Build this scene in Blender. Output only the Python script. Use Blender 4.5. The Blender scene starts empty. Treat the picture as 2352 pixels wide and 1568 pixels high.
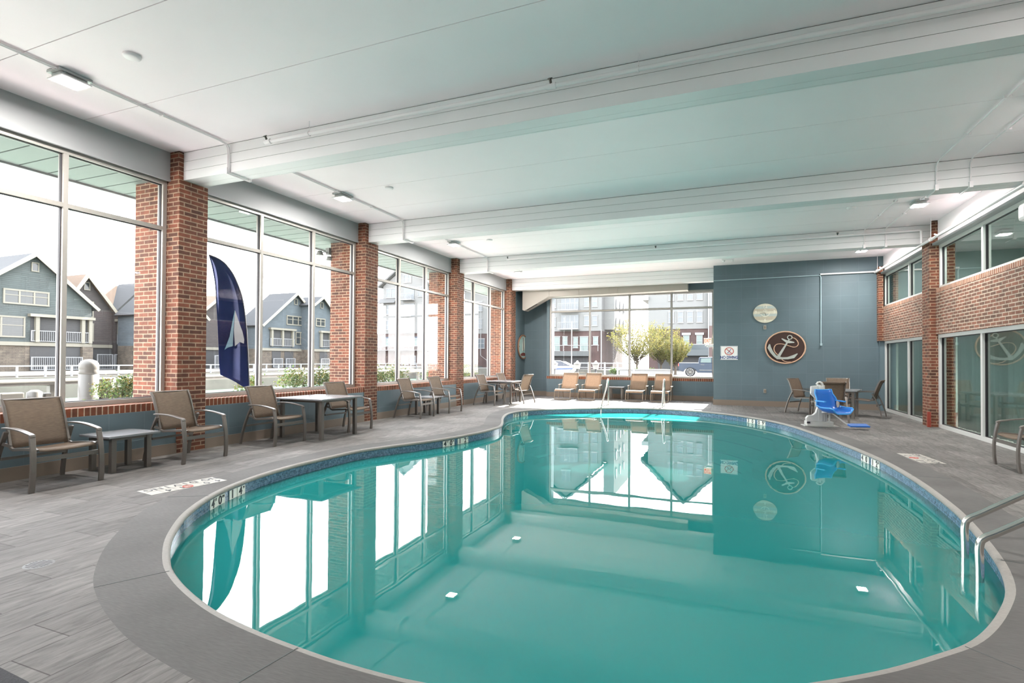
import bpy, bmesh, math, random
from math import sin, cos, pi, radians
from mathutils import Vector, Matrix

# ------------------------------------------------------------------ camera, world, sun, lights
SC = bpy.context.scene
COL = SC.collection
F = 1214.0; YAW = 0.380705; PIT = -0.012129; ROL = 0.005496; DY = 27.6; EYE = 1.4
def _rot():
    a = Matrix(((1, 0, 0), (0, 0, -1), (0, 1, 0)))
    ry = Matrix(((cos(YAW), 0, sin(YAW)), (0, 1, 0), (-sin(YAW), 0, cos(YAW))))
    rp = Matrix(((1, 0, 0), (0, cos(PIT), -sin(PIT)), (0, sin(PIT), cos(PIT))))
    rr = Matrix(((cos(ROL), -sin(ROL), 0), (sin(ROL), cos(ROL), 0), (0, 0, 1)))
    return rr @ rp @ ry @ a
R = _rot()
cam_d = bpy.data.cameras.new('camera'); cam = bpy.data.objects.new('camera', cam_d); COL.objects.link(cam)
right, down, fwd = R[0], R[1], R[2]
m = Matrix(((right[0], -down[0], -fwd[0]), (right[1], -down[1], -fwd[1]), (right[2], -down[2], -fwd[2]))).to_4x4()
m.translation = (0, 0, EYE)
cam.matrix_world = m
cam_d.sensor_fit = 'HORIZONTAL'; cam_d.sensor_width = 36.0
cam_d.lens = 36.0 * F / 2352.0
cam_d.shift_y = DY / 2352.0
cam_d.clip_start = 0.05; cam_d.clip_end = 1500
SC.camera = cam

SC.view_settings.view_transform = 'Standard'
SC.view_settings.look = 'None'
SC.view_settings.gamma = 1.0
SC.view_settings.use_curve_mapping = False
SC.view_settings.exposure = 2.13
SC.cycles.use_denoising = True
SC.cycles.max_bounces = 10
SC.cycles.diffuse_bounces = 7
SC.cycles.glossy_bounces = 5
SC.cycles.transparent_max_bounces = 24
SC.cycles.sample_clamp_indirect = 6.0
SC.cycles.caustics_refractive = False

SKY = 2.9
world = bpy.data.worlds.new('hazy_sky'); SC.world = world; world.use_nodes = True
wt = world.node_tree; wt.nodes.clear()
wo = wt.nodes.new('ShaderNodeOutputWorld'); wb = wt.nodes.new('ShaderNodeBackground')
wtc = wt.nodes.new('ShaderNodeTexCoord'); wsx = wt.nodes.new('ShaderNodeSeparateXYZ'); wr = wt.nodes.new('ShaderNodeValToRGB')
wt.links.new(wtc.outputs['Generated'], wsx.inputs[0]); wt.links.new(wsx.outputs[2], wr.inputs[0])
wr.color_ramp.elements[0].position = 0.0; wr.color_ramp.elements[0].color = (1.0, 0.97, 0.94, 1)
wr.color_ramp.elements[1].position = 0.5; wr.color_ramp.elements[1].color = (0.90, 0.94, 1.0, 1)
wt.links.new(wr.outputs[0], wb.inputs[0]); wb.inputs[1].default_value = SKY
wt.links.new(wb.outputs[0], wo.inputs[0])

sun_d = bpy.data.lights.new('sun', 'SUN'); sun_d.energy = 18.0; sun_d.angle = radians(1.0); sun_d.color = (1.0, 0.93, 0.82)
sun = bpy.data.objects.new('sun', sun_d); COL.objects.link(sun)
sd = Vector((-0.057, -1.0, -0.62)).normalized()
sun.rotation_euler = sd.to_track_quat('-Z', 'Y').to_euler()
LAMP_W = 26.0          # watts of each ceiling fixture

# ------------------------------------------------------------------ materials
MATS = {}
def nm(name):
    mt = bpy.data.materials.new(name); mt.use_nodes = True
    nt = mt.node_tree
    b = nt.nodes['Principled BSDF']
    MATS[name] = mt
    return mt, nt, b
def L(nt, a, b): nt.links.new(a, b)
def node(nt, t, **kw):
    n = nt.nodes.new(t)
    for k, v in kw.items(): setattr(n, k, v)
    return n
TONE = 1.0
def plain(name, col, rough=0.5, metal=0.0, spec=0.5, noise=0.0, nscale=20.0, bump=0.0, emit=None):
    col = tuple(k * TONE for k in col)
    mt, nt, b = nm(name)
    b.inputs['Base Color'].default_value = (*col, 1); b.inputs['Roughness'].default_value = rough
    b.inputs['Metallic'].default_value = metal; b.inputs['Specular IOR Level'].default_value = spec
    if noise or bump:
        tc = node(nt, 'ShaderNodeTexCoord'); n = node(nt, 'ShaderNodeTexNoise')
        n.inputs['Scale'].default_value = nscale; n.inputs['Detail'].default_value = 5
        L(nt, tc.outputs['Object'], n.inputs['Vector'])
        if noise:
            mr = node(nt, 'ShaderNodeMapRange'); mr.inputs[3].default_value = 1 - noise; mr.inputs[4].default_value = 1 + noise
            mx = node(nt, 'ShaderNodeVectorMath', operation='SCALE'); mx.inputs[0].default_value = col
            L(nt, n.outputs[0], mr.inputs[0]); L(nt, mr.outputs[0], mx.inputs['Scale']); L(nt, mx.outputs[0], b.inputs['Base Color'])
        if bump:
            bp = node(nt, 'ShaderNodeBump'); bp.inputs['Strength'].default_value = bump; bp.inputs['Distance'].default_value = 0.01
            L(nt, n.outputs[0], bp.inputs['Height']); L(nt, bp.outputs[0], b.inputs['Normal'])
    if emit:
        b.inputs['Emission Color'].default_value = (*emit[0], 1); b.inputs['Emission Strength'].default_value = emit[1]
    return mt
def uvpos(nt, mode='wall', sx=1.0, off=(0, 0, 0)):
    """world position -> (x+y, z) for vertical faces or (x, y) for floors"""
    g = node(nt, 'ShaderNodeNewGeometry'); s = node(nt, 'ShaderNodeSeparateXYZ'); L(nt, g.outputs['Position'], s.inputs[0])
    c = node(nt, 'ShaderNodeCombineXYZ')
    if mode == 'wall':
        a = node(nt, 'ShaderNodeMath', operation='ADD'); L(nt, s.outputs[0], a.inputs[0]); L(nt, s.outputs[1], a.inputs[1])
        L(nt, a.outputs[0], c.inputs[0]); L(nt, s.outputs[2], c.inputs[1])
    elif mode == 'floor':
        L(nt, s.outputs[1], c.inputs[0]); L(nt, s.outputs[0], c.inputs[1])
    mp = node(nt, 'ShaderNodeVectorMath', operation='ADD'); mp.inputs[1].default_value = off
    L(nt, c.outputs[0], mp.inputs[0])
    return mp.outputs[0], g
def brick(name, c1, c2, mortar, bw, bh, ms=0.010, offset=0.5, rough=0.85, mode='wall', bump=0.5, vary=0.25, off=(0, 0, 0), dist=0.006, smooth=0.1, nsc=9.0):
    c1, c2, mortar = [tuple(k * TONE for k in q) for q in (c1, c2, mortar)]
    mt, nt, b = nm(name)
    v, g = uvpos(nt, mode, off=off)
    t = node(nt, 'ShaderNodeTexBrick'); t.offset = offset; t.squash = 1.0
    t.inputs['Color1'].default_value = (*c1, 1); t.inputs['Color2'].default_value = (*c2, 1); t.inputs['Mortar'].default_value = (*mortar, 1)
    t.inputs['Scale'].default_value = 1.0; t.inputs['Mortar Size'].default_value = ms; t.inputs['Mortar Smooth'].default_value = smooth
    t.inputs['Brick Width'].default_value = bw; t.inputs['Row Height'].default_value = bh
    L(nt, v, t.inputs['Vector'])
    n = node(nt, 'ShaderNodeTexNoise'); n.inputs['Scale'].default_value = nsc; n.inputs['Detail'].default_value = 6; L(nt, g.outputs['Position'], n.inputs['Vector'])
    mr = node(nt, 'ShaderNodeMapRange'); mr.inputs[1].default_value = .3; mr.inputs[2].default_value = .7; mr.inputs[3].default_value = 1 - vary; mr.inputs[4].default_value = 1 + vary
    L(nt, n.outputs[0], mr.inputs[0])
    sc = node(nt, 'ShaderNodeVectorMath', operation='SCALE'); L(nt, t.outputs['Color'], sc.inputs[0]); L(nt, mr.outputs[0], sc.inputs['Scale'])
    L(nt, sc.outputs[0], b.inputs['Base Color'])
    b.inputs['Roughness'].default_value = rough
    if bump:
        iv = node(nt, 'ShaderNodeMath', operation='SUBTRACT'); iv.inputs[0].default_value = 1; L(nt, t.outputs['Fac'], iv.inputs[1])
        bp = node(nt, 'ShaderNodeBump'); bp.inputs['Strength'].default_value = bump; bp.inputs['Distance'].default_value = dist
        L(nt, iv.outputs[0], bp.inputs['Height']); L(nt, bp.outputs[0], b.inputs['Normal'])
    return mt
BRICK = brick('red_brick', (.185, .055, .028), (.072, .028, .017), (.30, .20, .135), .21, .0653, ms=.0085)
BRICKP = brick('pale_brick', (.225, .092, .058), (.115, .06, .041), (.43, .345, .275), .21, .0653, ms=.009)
ROWL = brick('rowlock_brick', (.21, .055, .022), (.13, .042, .02), (.38, .27, .19), .0700, .30, ms=.008, offset=0.0)
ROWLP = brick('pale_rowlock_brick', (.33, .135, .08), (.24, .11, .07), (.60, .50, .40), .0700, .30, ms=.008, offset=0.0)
CMU = brick('painted_block', (.106, .152, .176), (.100, .144, .167), (.132, .182, .205), .4525, .387, ms=.005, offset=0.0, bump=.3, vary=.05, rough=.55, nsc=2.0, off=(.282, .115, 0), smooth=.4)
STAMP = None
def stamped():
    mt, nt, b = nm('stamped_concrete')
    v, g = uvpos(nt, 'floor', off=(.2, .05, 0))
    t = node(nt, 'ShaderNodeTexBrick'); t.offset = .38; t.squash = 1.6; t.squash_frequency = 3
    t.inputs['Color1'].default_value = (.188, .176, .168, 1); t.inputs['Color2'].default_value = (.132, .123, .117, 1); t.inputs['Mortar'].default_value = (.08, .072, .067, 1)
    t.inputs['Scale'].default_value = 1.0; t.inputs['Mortar Size'].default_value = .0035; t.inputs['Mortar Smooth'].default_value = .4
    t.inputs['Brick Width'].default_value = .62; t.inputs['Row Height'].default_value = .30
    L(nt, v, t.inputs['Vector'])
    mp = node(nt, 'ShaderNodeMapping'); mp.inputs['Scale'].default_value = (9, 1.6, 1); L(nt, g.outputs['Position'], mp.inputs['Vector'])
    n = node(nt, 'ShaderNodeTexNoise'); n.inputs['Scale'].default_value = 2.2; n.inputs['Detail'].default_value = 9; n.inputs['Roughness'].default_value = .62; n.inputs['Distortion'].default_value = 1.2
    L(nt, mp.outputs[0], n.inputs['Vector'])
    n2 = node(nt, 'ShaderNodeTexNoise'); n2.inputs['Scale'].default_value = 1.1; n2.inputs['Detail'].default_value = 4; L(nt, g.outputs['Position'], n2.inputs['Vector'])
    r1 = node(nt, 'ShaderNodeMapRange'); r1.inputs[1].default_value = .3; r1.inputs[2].default_value = .7; r1.inputs[3].default_value = .66; r1.inputs[4].default_value = 1.3
    r2 = node(nt, 'ShaderNodeMapRange'); r2.inputs[1].default_value = .3; r2.inputs[2].default_value = .7; r2.inputs[3].default_value = .85; r2.inputs[4].default_value = 1.15
    L(nt, n.outputs[0], r1.inputs[0]); L(nt, n2.outputs[0], r2.inputs[0])
    mu = node(nt, 'ShaderNodeMath', operation='MULTIPLY'); L(nt, r1.outputs[0], mu.inputs[0]); L(nt, r2.outputs[0], mu.inputs[1])
    sc = node(nt, 'ShaderNodeVectorMath', operation='SCALE'); L(nt, t.outputs['Color'], sc.inputs[0]); L(nt, mu.outputs[0], sc.inputs['Scale'])
    L(nt, sc.outputs[0], b.inputs['Base Color']); b.inputs['Roughness'].default_value = .75; b.inputs['Specular IOR Level'].default_value = .22
    hh = node(nt, 'ShaderNodeMath', operation='MULTIPLY'); hh.inputs[1].default_value = -2.0; L(nt, t.outputs['Fac'], hh.inputs[0])
    ad = node(nt, 'ShaderNodeMath', operation='ADD'); L(nt, hh.outputs[0], ad.inputs[0]); L(nt, n.outputs[0], ad.inputs[1])
    bp = node(nt, 'ShaderNodeBump'); bp.inputs['Strength'].default_value = .55; bp.inputs['Distance'].default_value = .006
    L(nt, ad.outputs[0], bp.inputs['Height']); L(nt, bp.outputs[0], b.inputs['Normal'])
    return mt
STAMP = stamped()
def brushed():
    mt, nt, b = nm('brushed_concrete')
    g = node(nt, 'ShaderNodeNewGeometry')
    mp = node(nt, 'ShaderNodeMapping'); mp.inputs['Scale'].default_value = (8, 60, 1); L(nt, g.outputs['Position'], mp.inputs['Vector'])
    n = node(nt, 'ShaderNodeTexNoise'); n.inputs['Scale'].default_value = 2; n.inputs['Detail'].default_value = 6; L(nt, mp.outputs[0], n.inputs['Vector'])
    n2 = node(nt, 'ShaderNodeTexNoise'); n2.inputs['Scale'].default_value = 1.3; n2.inputs['Detail'].default_value = 5; L(nt, g.outputs['Position'], n2.inputs['Vector'])
    r1 = node(nt, 'ShaderNodeMapRange'); r1.inputs[1].default_value = .3; r1.inputs[2].default_value = .7; r1.inputs[3].default_value = .88; r1.inputs[4].default_value = 1.1
    r2 = node(nt, 'ShaderNodeMapRange'); r2.inputs[1].default_value = .3; r2.inputs[2].default_value = .7; r2.inputs[3].default_value = .84; r2.inputs[4].default_value = 1.16
    L(nt, n.outputs[0], r1.inputs[0]); L(nt, n2.outputs[0], r2.inputs[0])
    mu = node(nt, 'ShaderNodeMath', operation='MULTIPLY'); L(nt, r1.outputs[0], mu.inputs[0]); L(nt, r2.outputs[0], mu.inputs[1])
    sc = node(nt, 'ShaderNodeVectorMath', operation='SCALE'); sc.inputs[0].default_value = (.131, .125, .121); L(nt, mu.outputs[0], sc.inputs['Scale'])
    L(nt, sc.outputs[0], b.inputs['Base Color']); b.inputs['Roughness'].default_value = .8; b.inputs['Specular IOR Level'].default_value = .2
    bp = node(nt, 'ShaderNodeBump'); bp.inputs['Strength'].default_value = .4; bp.inputs['Distance'].default_value = .003
    L(nt, n.outputs[0], bp.inputs['Height']); L(nt, bp.outputs[0], b.inputs['Normal'])
    return mt
DECK = brushed()
LIP = plain('coping_lip', (.27, .25, .23), .6, noise=.15, nscale=40, bump=.3)
CEIL = plain('ceiling_paint', (.94, .86, .885), .6, noise=.02, nscale=2)
BEAM = plain('beam_paint', (.82, .80, .81), .5, noise=.02, nscale=3)
HEAD = plain('header_paint', (.33, .335, .34), .5)
WHITEP = plain('white_pipe_paint', (.86, .81, .825), .4)
GROOVE = plain('dark_groove', (.10, .11, .11), .8)
ALU = plain('champagne_aluminium', (.42, .39, .36), .35, metal=.25)
ALUW = plain('silver_aluminium', (.66, .66, .64), .35, metal=.2)
GASKET = plain('dark_gasket', (.03, .025, .03), .6)
BASET = plain('base_tile', (.21, .165, .13), .45, noise=.08, nscale=3)
PLASTER = plain('pool_plaster', (.36, .80, .78), .7, noise=.04, nscale=2)
BLUEW = plain('deep_blue_paint', (.106, .152, .176), .55)
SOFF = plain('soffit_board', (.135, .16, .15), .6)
STEEL = plain('stainless_steel', (.75, .73, .69), .18, metal=1.0)
def tileband():
    mt = brick('waterline_tile', (.13, .22, .34), (.06, .125, .21), (.20, .26, .31), .024, .024, ms=.0018, offset=0.5, rough=.15, bump=.1, vary=.35, nsc=30)
    return mt
TILE = tileband()
def fresnel2(nt, ior):
    """the same reflectance from both sides of a thin sheet"""
    fr = node(nt, 'ShaderNodeFresnel'); g = node(nt, 'ShaderNodeNewGeometry'); mr = node(nt, 'ShaderNodeMapRange')
    mr.inputs[3].default_value = ior; mr.inputs[4].default_value = 1.0 / ior
    L(nt, g.outputs['Backfacing'], mr.inputs[0]); L(nt, mr.outputs[0], fr.inputs[0]); return fr
def glassm(name, tint=(1, 1, 1), ior=1.45, rough=0.0, mixspec=1.0):
    mt = bpy.data.materials.new(name); mt.use_nodes = True; nt = mt.node_tree; nt.nodes.clear()
    o = node(nt, 'ShaderNodeOutputMaterial'); mx = node(nt, 'ShaderNodeMixShader'); tr = node(nt, 'ShaderNodeBsdfTransparent'); gl = node(nt, 'ShaderNodeBsdfGlossy')
    fr = fresnel2(nt, ior)
    tr.inputs[0].default_value = (*tint, 1); gl.inputs['Roughness'].default_value = rough; gl.inputs[0].default_value = (1, 1, 1, 1)
    L(nt, fr.outputs[0], mx.inputs[0]); L(nt, tr.outputs[0], mx.inputs[1]); L(nt, gl.outputs[0], mx.inputs[2]); L(nt, mx.outputs[0], o.inputs[0])
    MATS[name] = mt; return mt
GLASS = glassm('window_glass', (.95, .96, .965), 1.28)
GLASSR = glassm('corridor_glass', (.66, .74, .72), 1.75)
def waterm():
    mt = bpy.data.materials.new('pool_water'); mt.use_nodes = True; nt = mt.node_tree; nt.nodes.clear()
    o = node(nt, 'ShaderNodeOutputMaterial'); mx = node(nt, 'ShaderNodeMixShader'); tr = node(nt, 'ShaderNodeBsdfTransparent'); gl = node(nt, 'ShaderNodeBsdfGlossy')
    di = node(nt, 'ShaderNodeBsdfDiffuse'); di.inputs[0].default_value = (.016, .245, .235, 1)
    m2 = node(nt, 'ShaderNodeMixShader'); m2.inputs[0].default_value = .84
    tr.inputs[0].default_value = (.40, .82, .79, 1); gl.inputs['Roughness'].default_value = 0.0
    fr = fresnel2(nt, 1.7)
    g = node(nt, 'ShaderNodeNewGeometry'); mp = node(nt, 'ShaderNodeMapping'); mp.inputs['Scale'].default_value = (.8, 1.0, 1)
    n = node(nt, 'ShaderNodeTexNoise'); n.inputs['Scale'].default_value = 1.5; n.inputs['Detail'].default_value = 2
    L(nt, g.outputs['Position'], mp.inputs[0]); L(nt, mp.outputs[0], n.inputs['Vector'])
    bp = node(nt, 'ShaderNodeBump'); bp.inputs['Strength'].default_value = .12; bp.inputs['Distance'].default_value = .008; L(nt, n.outputs[0], bp.inputs['Height'])
    L(nt, bp.outputs[0], gl.inputs['Normal'])
    L(nt, di.outputs[0], m2.inputs[2]); L(nt, tr.outputs[0], m2.inputs[1])
    L(nt, fr.outputs[0], mx.inputs[0]); L(nt, m2.outputs[0], mx.inputs[1]); L(nt, gl.outputs[0], mx.inputs[2]); L(nt, mx.outputs[0], o.inputs[0])
    MATS['pool_water'] = mt; return mt
WATER = waterm()

# ------------------------------------------------------------------ mesh helpers
class MB:
    def __init__(s): s.v = []; s.f = []; s.sm = []
    def add(s, vs, fs, smooth=False):
        o = len(s.v); s.v += [tuple(p) for p in vs]; s.f += [tuple(i + o for i in f) for f in fs]; s.sm += [smooth] * len(fs); return s
    def box(s, x0, x1, y0, y1, z0, z1):
        if x0 > x1: x0, x1 = x1, x0
        if y0 > y1: y0, y1 = y1, y0
        if z0 > z1: z0, z1 = z1, z0
        return s.add([(x0, y0, z0), (x1, y0, z0), (x1, y1, z0), (x0, y1, z0), (x0, y0, z1), (x1, y0, z1), (x1, y1, z1), (x0, y1, z1)],
                     [(0, 3, 2, 1), (4, 5, 6, 7), (0, 1, 5, 4), (1, 2, 6, 5), (2, 3, 7, 6), (3, 0, 4, 7)])
    def bar(s, pts, w, h, side=None):
        """rectangular bar along a polyline; side = direction of the width w"""
        pts = [Vector(p) for p in pts]; rings = []
        for i, p in enumerate(pts):
            t = (pts[min(i + 1, len(pts) - 1)] - pts[max(i - 1, 0)]).normalized()
            sd_ = Vector(side) if side is not None else (Vector((0, 0, 1)).cross(t) if abs(t.z) < .95 else Vector((1, 0, 0)))
            sd_ = (sd_ - t * sd_.dot(t)).normalized(); up = t.cross(sd_).normalized()
            ww = w[i] if isinstance(w, (list, tuple)) else w; hh = h[i] if isinstance(h, (list, tuple)) else h
            rings.append([p + sd_ * ww / 2 + up * hh / 2, p - sd_ * ww / 2 + up * hh / 2, p - sd_ * ww / 2 - up * hh / 2, p + sd_ * ww / 2 - up * hh / 2])
        vs = [q for r in rings for q in r]; fs = []
        for i in range(len(rings) - 1):
            for k in range(4): fs.append((i * 4 + k, i * 4 + (k + 1) % 4, i * 4 + 4 + (k + 1) % 4, i * 4 + 4 + k))
        n = len(rings) - 1; fs += [(3, 2, 1, 0), (n * 4, n * 4 + 1, n * 4 + 2, n * 4 + 3)]
        return s.add(vs, fs)
    def tube(s, pts, r, n=10, closed=False, cap=True):
        pts = [Vector(p) for p in pts]; k = len(pts); rings = []; u = None
        for i, p in enumerate(pts):
            if closed: t = (pts[(i + 1) % k] - pts[i - 1]).normalized()
            else: t = (pts[min(i + 1, k - 1)] - pts[max(i - 1, 0)]).normalized()
            if u is None: u = t.orthogonal().normalized()
            u = (u - t * u.dot(t)).normalized(); w = t.cross(u)
            rr = r[i] if isinstance(r, (list, tuple)) else r
            rings.append([p + (u * cos(2 * pi * j / n) + w * sin(2 * pi * j / n)) * rr for j in range(n)])
        vs = [q for g in rings for q in g]; fs = []
        for i in range(k if closed else k - 1):
            a = i * n; b = ((i + 1) % k) * n
            for j in range(n): fs.append((a + j, a + (j + 1) % n, b + (j + 1) % n, b + j))
        s.add(vs, fs, True)
        if cap and not closed:
            s.add(rings[0], [tuple(range(n - 1, -1, -1))]); s.add(rings[-1], [tuple(range(n))])
        return s
    def cyl(s, p, q, r, n=16): return s.tube([p, q], r, n)
    def prism(s, poly, a, b, axis='z'):
        """poly 2D extruded between a and b along axis: 'z' poly=(x,y); 'y' poly=(x,z); 'x' poly=(y,z)"""
        def P(p, t): return (p[0], p[1], t) if axis == 'z' else ((p[0], t, p[1]) if axis == 'y' else (t, p[0], p[1]))
        n = len(poly); vs = [P(p, a) for p in poly] + [P(p, b) for p in poly]
        fs = [tuple(range(n)), tuple(range(2 * n - 1, n - 1, -1))] + [(i, i + n, (i + 1) % n + n, (i + 1) % n) for i in range(n)]
        return s.add(vs, fs)
    def lathe(s, prof, c=(0, 0, 0), n=24, smooth=True):
        vs = []; fs = []
        for r, z in prof:
            for j in range(n): vs.append((c[0] + r * cos(2 * pi * j / n), c[1] + r * sin(2 * pi * j / n), c[2] + z))
        for i in range(len(prof) - 1):
            for j in range(n): fs.append((i * n + j, i * n + (j + 1) % n, (i + 1) * n + (j + 1) % n, (i + 1) * n + j))
        return s.add(vs, fs, smooth)
    def sheet(s, rows, th=0.004, smooth=True):
        """rows of points -> a thin solid sheet"""
        a = len(rows); b = len(rows[0]); P = [Vector(p) for r in rows for p in r]; N = [Vector() for _ in P]
        for i in range(a - 1):
            for j in range(b - 1):
                q = [i * b + j, i * b + j + 1, (i + 1) * b + j + 1, (i + 1) * b + j]
                nn = (P[q[1]] - P[q[0]]).cross(P[q[3]] - P[q[0]])
                for k in q: N[k] += nn
        T = [p + n.normalized() * th / 2 for p, n in zip(P, N)]; B = [p - n.normalized() * th / 2 for p, n in zip(P, N)]
        m_ = len(P); fs = []
        for i in range(a - 1):
            for j in range(b - 1):
                q = (i * b + j, i * b + j + 1, (i + 1) * b + j + 1, (i + 1) * b + j)
                fs.append(q); fs.append(tuple(k + m_ for k in reversed(q)))
        ed = [j for j in range(b)] + [i * b + b - 1 for i in range(1, a)] + [(a - 1) * b + j for j in range(b - 2, -1, -1)] + [i * b for i in range(a - 2, 0, -1)]
        for k in range(len(ed)):
            u, w = ed[k], ed[(k + 1) % len(ed)]; fs.append((w, u, u + m_, w + m_))
        return s.add(T + B, fs, smooth)
    def xf(s, mtx):
        s.v = [tuple(mtx @ Vector(p)) for p in s.v]; return s
    def build(s, name, mat, parent=None, bevel=0.0, loc=None, rz=0.0):
        me = bpy.data.meshes.new(name); me.from_pydata(s.v, [], s.f); me.validate()
        for i, p in enumerate(me.polygons):
            if i < len(s.sm): p.use_smooth = s.sm[i]
        bm = bmesh.new(); bm.from_mesh(me); bmesh.ops.recalc_face_normals(bm, faces=bm.faces); bm.to_mesh(me); bm.free()
        me.materials.append(mat)
        o = bpy.data.objects.new(name, me); COL.objects.link(o)
        if parent is not None: o.parent = parent
        if loc is not None: o.location = loc
        o.rotation_euler.z = rz
        if bevel:
            md = o.modifiers.new('bevel', 'BEVEL'); md.width = bevel; md.segments = 2; md.limit_method = 'ANGLE'
        return o
def tag(o, label=None, cat=None, group=None, kind=None):
    if label: o['label'] = label
    if cat: o['category'] = cat
    if group: o['group'] = group
    if kind: o['kind'] = kind
    return o
def thing(name, label, cat, loc=(0, 0, 0), rz=0.0, group=None):
    o = bpy.data.objects.new(name, None); COL.objects.link(o); o.location = loc; o.rotation_euler.z = rz; o.empty_display_size = .1
    return tag(o, label, cat, group)
def struct(o): o['kind'] = 'structure'; return o
def dup(root, loc, rz, label=None, group=None):
    r = root.copy(); COL.objects.link(r); r.location = loc; r.rotation_euler.z = rz
    if label: r['label'] = label
    if group: r['group'] = group
    for ch in list(root.children):
        c = ch.copy(); COL.objects.link(c); c.parent = r
        for g in list(ch.children):
            d = g.copy(); COL.objects.link(d); d.parent = c
    return r
def text_mesh(body, size, name, mat, parent, mtx, ext=.0015, align='CENTER', bold=0.0, sx=1.0):
    cu = bpy.data.curves.new('t', 'FONT'); cu.body = body; cu.size = size; cu.extrude = ext; cu.align_x = align; cu.align_y = 'CENTER'; cu.offset = bold
    to = bpy.data.objects.new('t', cu); COL.objects.link(to); bpy.context.view_layer.update()
    me = bpy.data.meshes.new_from_object(to); bpy.data.objects.remove(to)
    me.transform(mtx @ Matrix.Diagonal((sx, 1, 1, 1))); me.materials.clear(); me.materials.append(mat)
    o = bpy.data.objects.new(name, me); COL.objects.link(o)
    if parent is not None: o.parent = parent
    return o
def frame_m(origin, xdir, ydir):
    x = Vector(xdir).normalized(); y = Vector(ydir).normalized(); z = x.cross(y)
    m_ = Matrix((x, y, z)).transposed().to_4x4(); m_.translation = Vector(origin); return m_
def spline(pts, n, closed=True):
    out = []; k = len(pts)
    for i in range(k if closed else k - 1):
        p0, p1, p2, p3 = [Vector(pts[(i + d) % k]) if closed else Vector(pts[min(max(i + d, 0), k - 1)]) for d in (-1, 0, 1, 2)]
        for j in range(n):
            t = j / n
            out.append(.5 * ((2 * p1) + (p2 - p0) * t + (2 * p0 - 5 * p1 + 4 * p2 - p3) * t * t + (3 * p1 - p0 - 3 * p2 + p3) * t ** 3))
    if not closed: out.append(Vector(pts[-1]))
    return out

# ------------------------------------------------------------------ room numbers
XL = -7.47; XW = -7.80; XR = 4.33; CE = 4.47
COLY = [-3.36, 1.02, 5.40, 9.78, 14.18, 18.56]; CW = .46
BEAMY = [1.06, 5.47, 9.90, 14.37, 18.68]; BZ = 4.05; BD = .33
YW = 19.62; YBLUE = 18.2; YREC = 20.1; YS = -3.4

# ---- pool outline
LIPP = [(-5.19, 6.74), (-5.24, 6.1), (-5.25, 5.45), (-5.17, 4.8), (-5.0, 4.22), (-4.78, 3.78), (-4.5, 3.38), (-4.2, 3.06), (-3.9, 2.79), (-3.52, 2.52), (-3.23, 2.37), (-2.93, 2.25),
        (-2.61, 2.15), (-2.3, 2.09), (-2.0, 2.05), (-1.62, 2.02), (-1.2, 2.03), (-.8, 2.12), (-.4, 2.24), (-.05, 2.41), (.2, 2.57), (.45, 2.74), (.7, 2.93), (.94, 3.15), (1.13, 3.34), (1.30, 3.58), (1.48, 3.9),
        (1.63, 4.22), (1.75, 4.6), (1.84, 5.0), (1.92, 5.44), (2.0, 5.95), (2.06, 6.5), (2.12, 7.6), (2.10, 8.86), (1.96, 10.1), (1.73, 11.4), (1.36, 13.1), (.88, 14.2), (.25, 15.05), (-.6, 15.72),
        (-1.6, 16.02), (-2.6, 15.92), (-3.4, 15.5), (-4.1, 14.98), (-4.62, 14.55), (-4.98, 14.15), (-5.20, 13.65), (-5.26, 13.05), (-5.13, 12.4), (-4.87, 11.65), (-4.6, 11.0), (-4.40, 10.4), (-4.36, 9.8), (-4.43, 9.07), (-4.64, 8.17), (-4.93, 7.45)]
LIPS = [Vector((p.x, p.y)) for p in spline([(x, y, 0) for x, y in LIPP], 4)]
def offs(poly, d):
    n = len(poly); out = []
    area = sum(poly[i].x * poly[(i + 1) % n].y - poly[(i + 1) % n].x * poly[i].y for i in range(n))
    sg = 1 if area > 0 else -1
    for i in range(n):
        t = (poly[(i + 2) % n] - poly[i - 2]).normalized()
        out.append(poly[i] + Vector((t.y, -t.x)) * d * sg)
    return out
def ring_mesh(profile, name, mat, parent=None):
    """profile: list of (offset outward, z)"""
    n = len(LIPS); mb = MB(); vs = []; fs = []
    for d, z in profile: vs += [(p.x, p.y, z) for p in offs(LIPS, d)]
    for k in range(len(profile) - 1):
        for i in range(n): fs.append((k * n + i, k * n + (i + 1) % n, (k + 1) * n + (i + 1) % n, (k + 1) * n + i))
    mb.add(vs, fs, True); return mb.build(name, mat, parent)
def fill_mesh(loops, z, name, mat, parent=None, smooth=False):
    bm = bmesh.new()
    for lp in loops:
        vs = [bm.verts.new((p[0], p[1], z)) for p in lp]
        for i in range(len(vs)): bm.edges.new((vs[i], vs[(i + 1) % len(vs)]))
    bmesh.ops.triangle_fill(bm, use_beauty=True, use_dissolve=False, edges=bm.edges[:])
    for f in bm.faces:
        if f.normal.z < 0: f.normal_flip()
    me = bpy.data.meshes.new(name); bm.to_mesh(me); bm.free(); me.materials.append(mat)
    o = bpy.data.objects.new(name, me); COL.objects.link(o)
    if parent is not None: o.parent = parent
    return o
WZ = -.155
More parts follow.
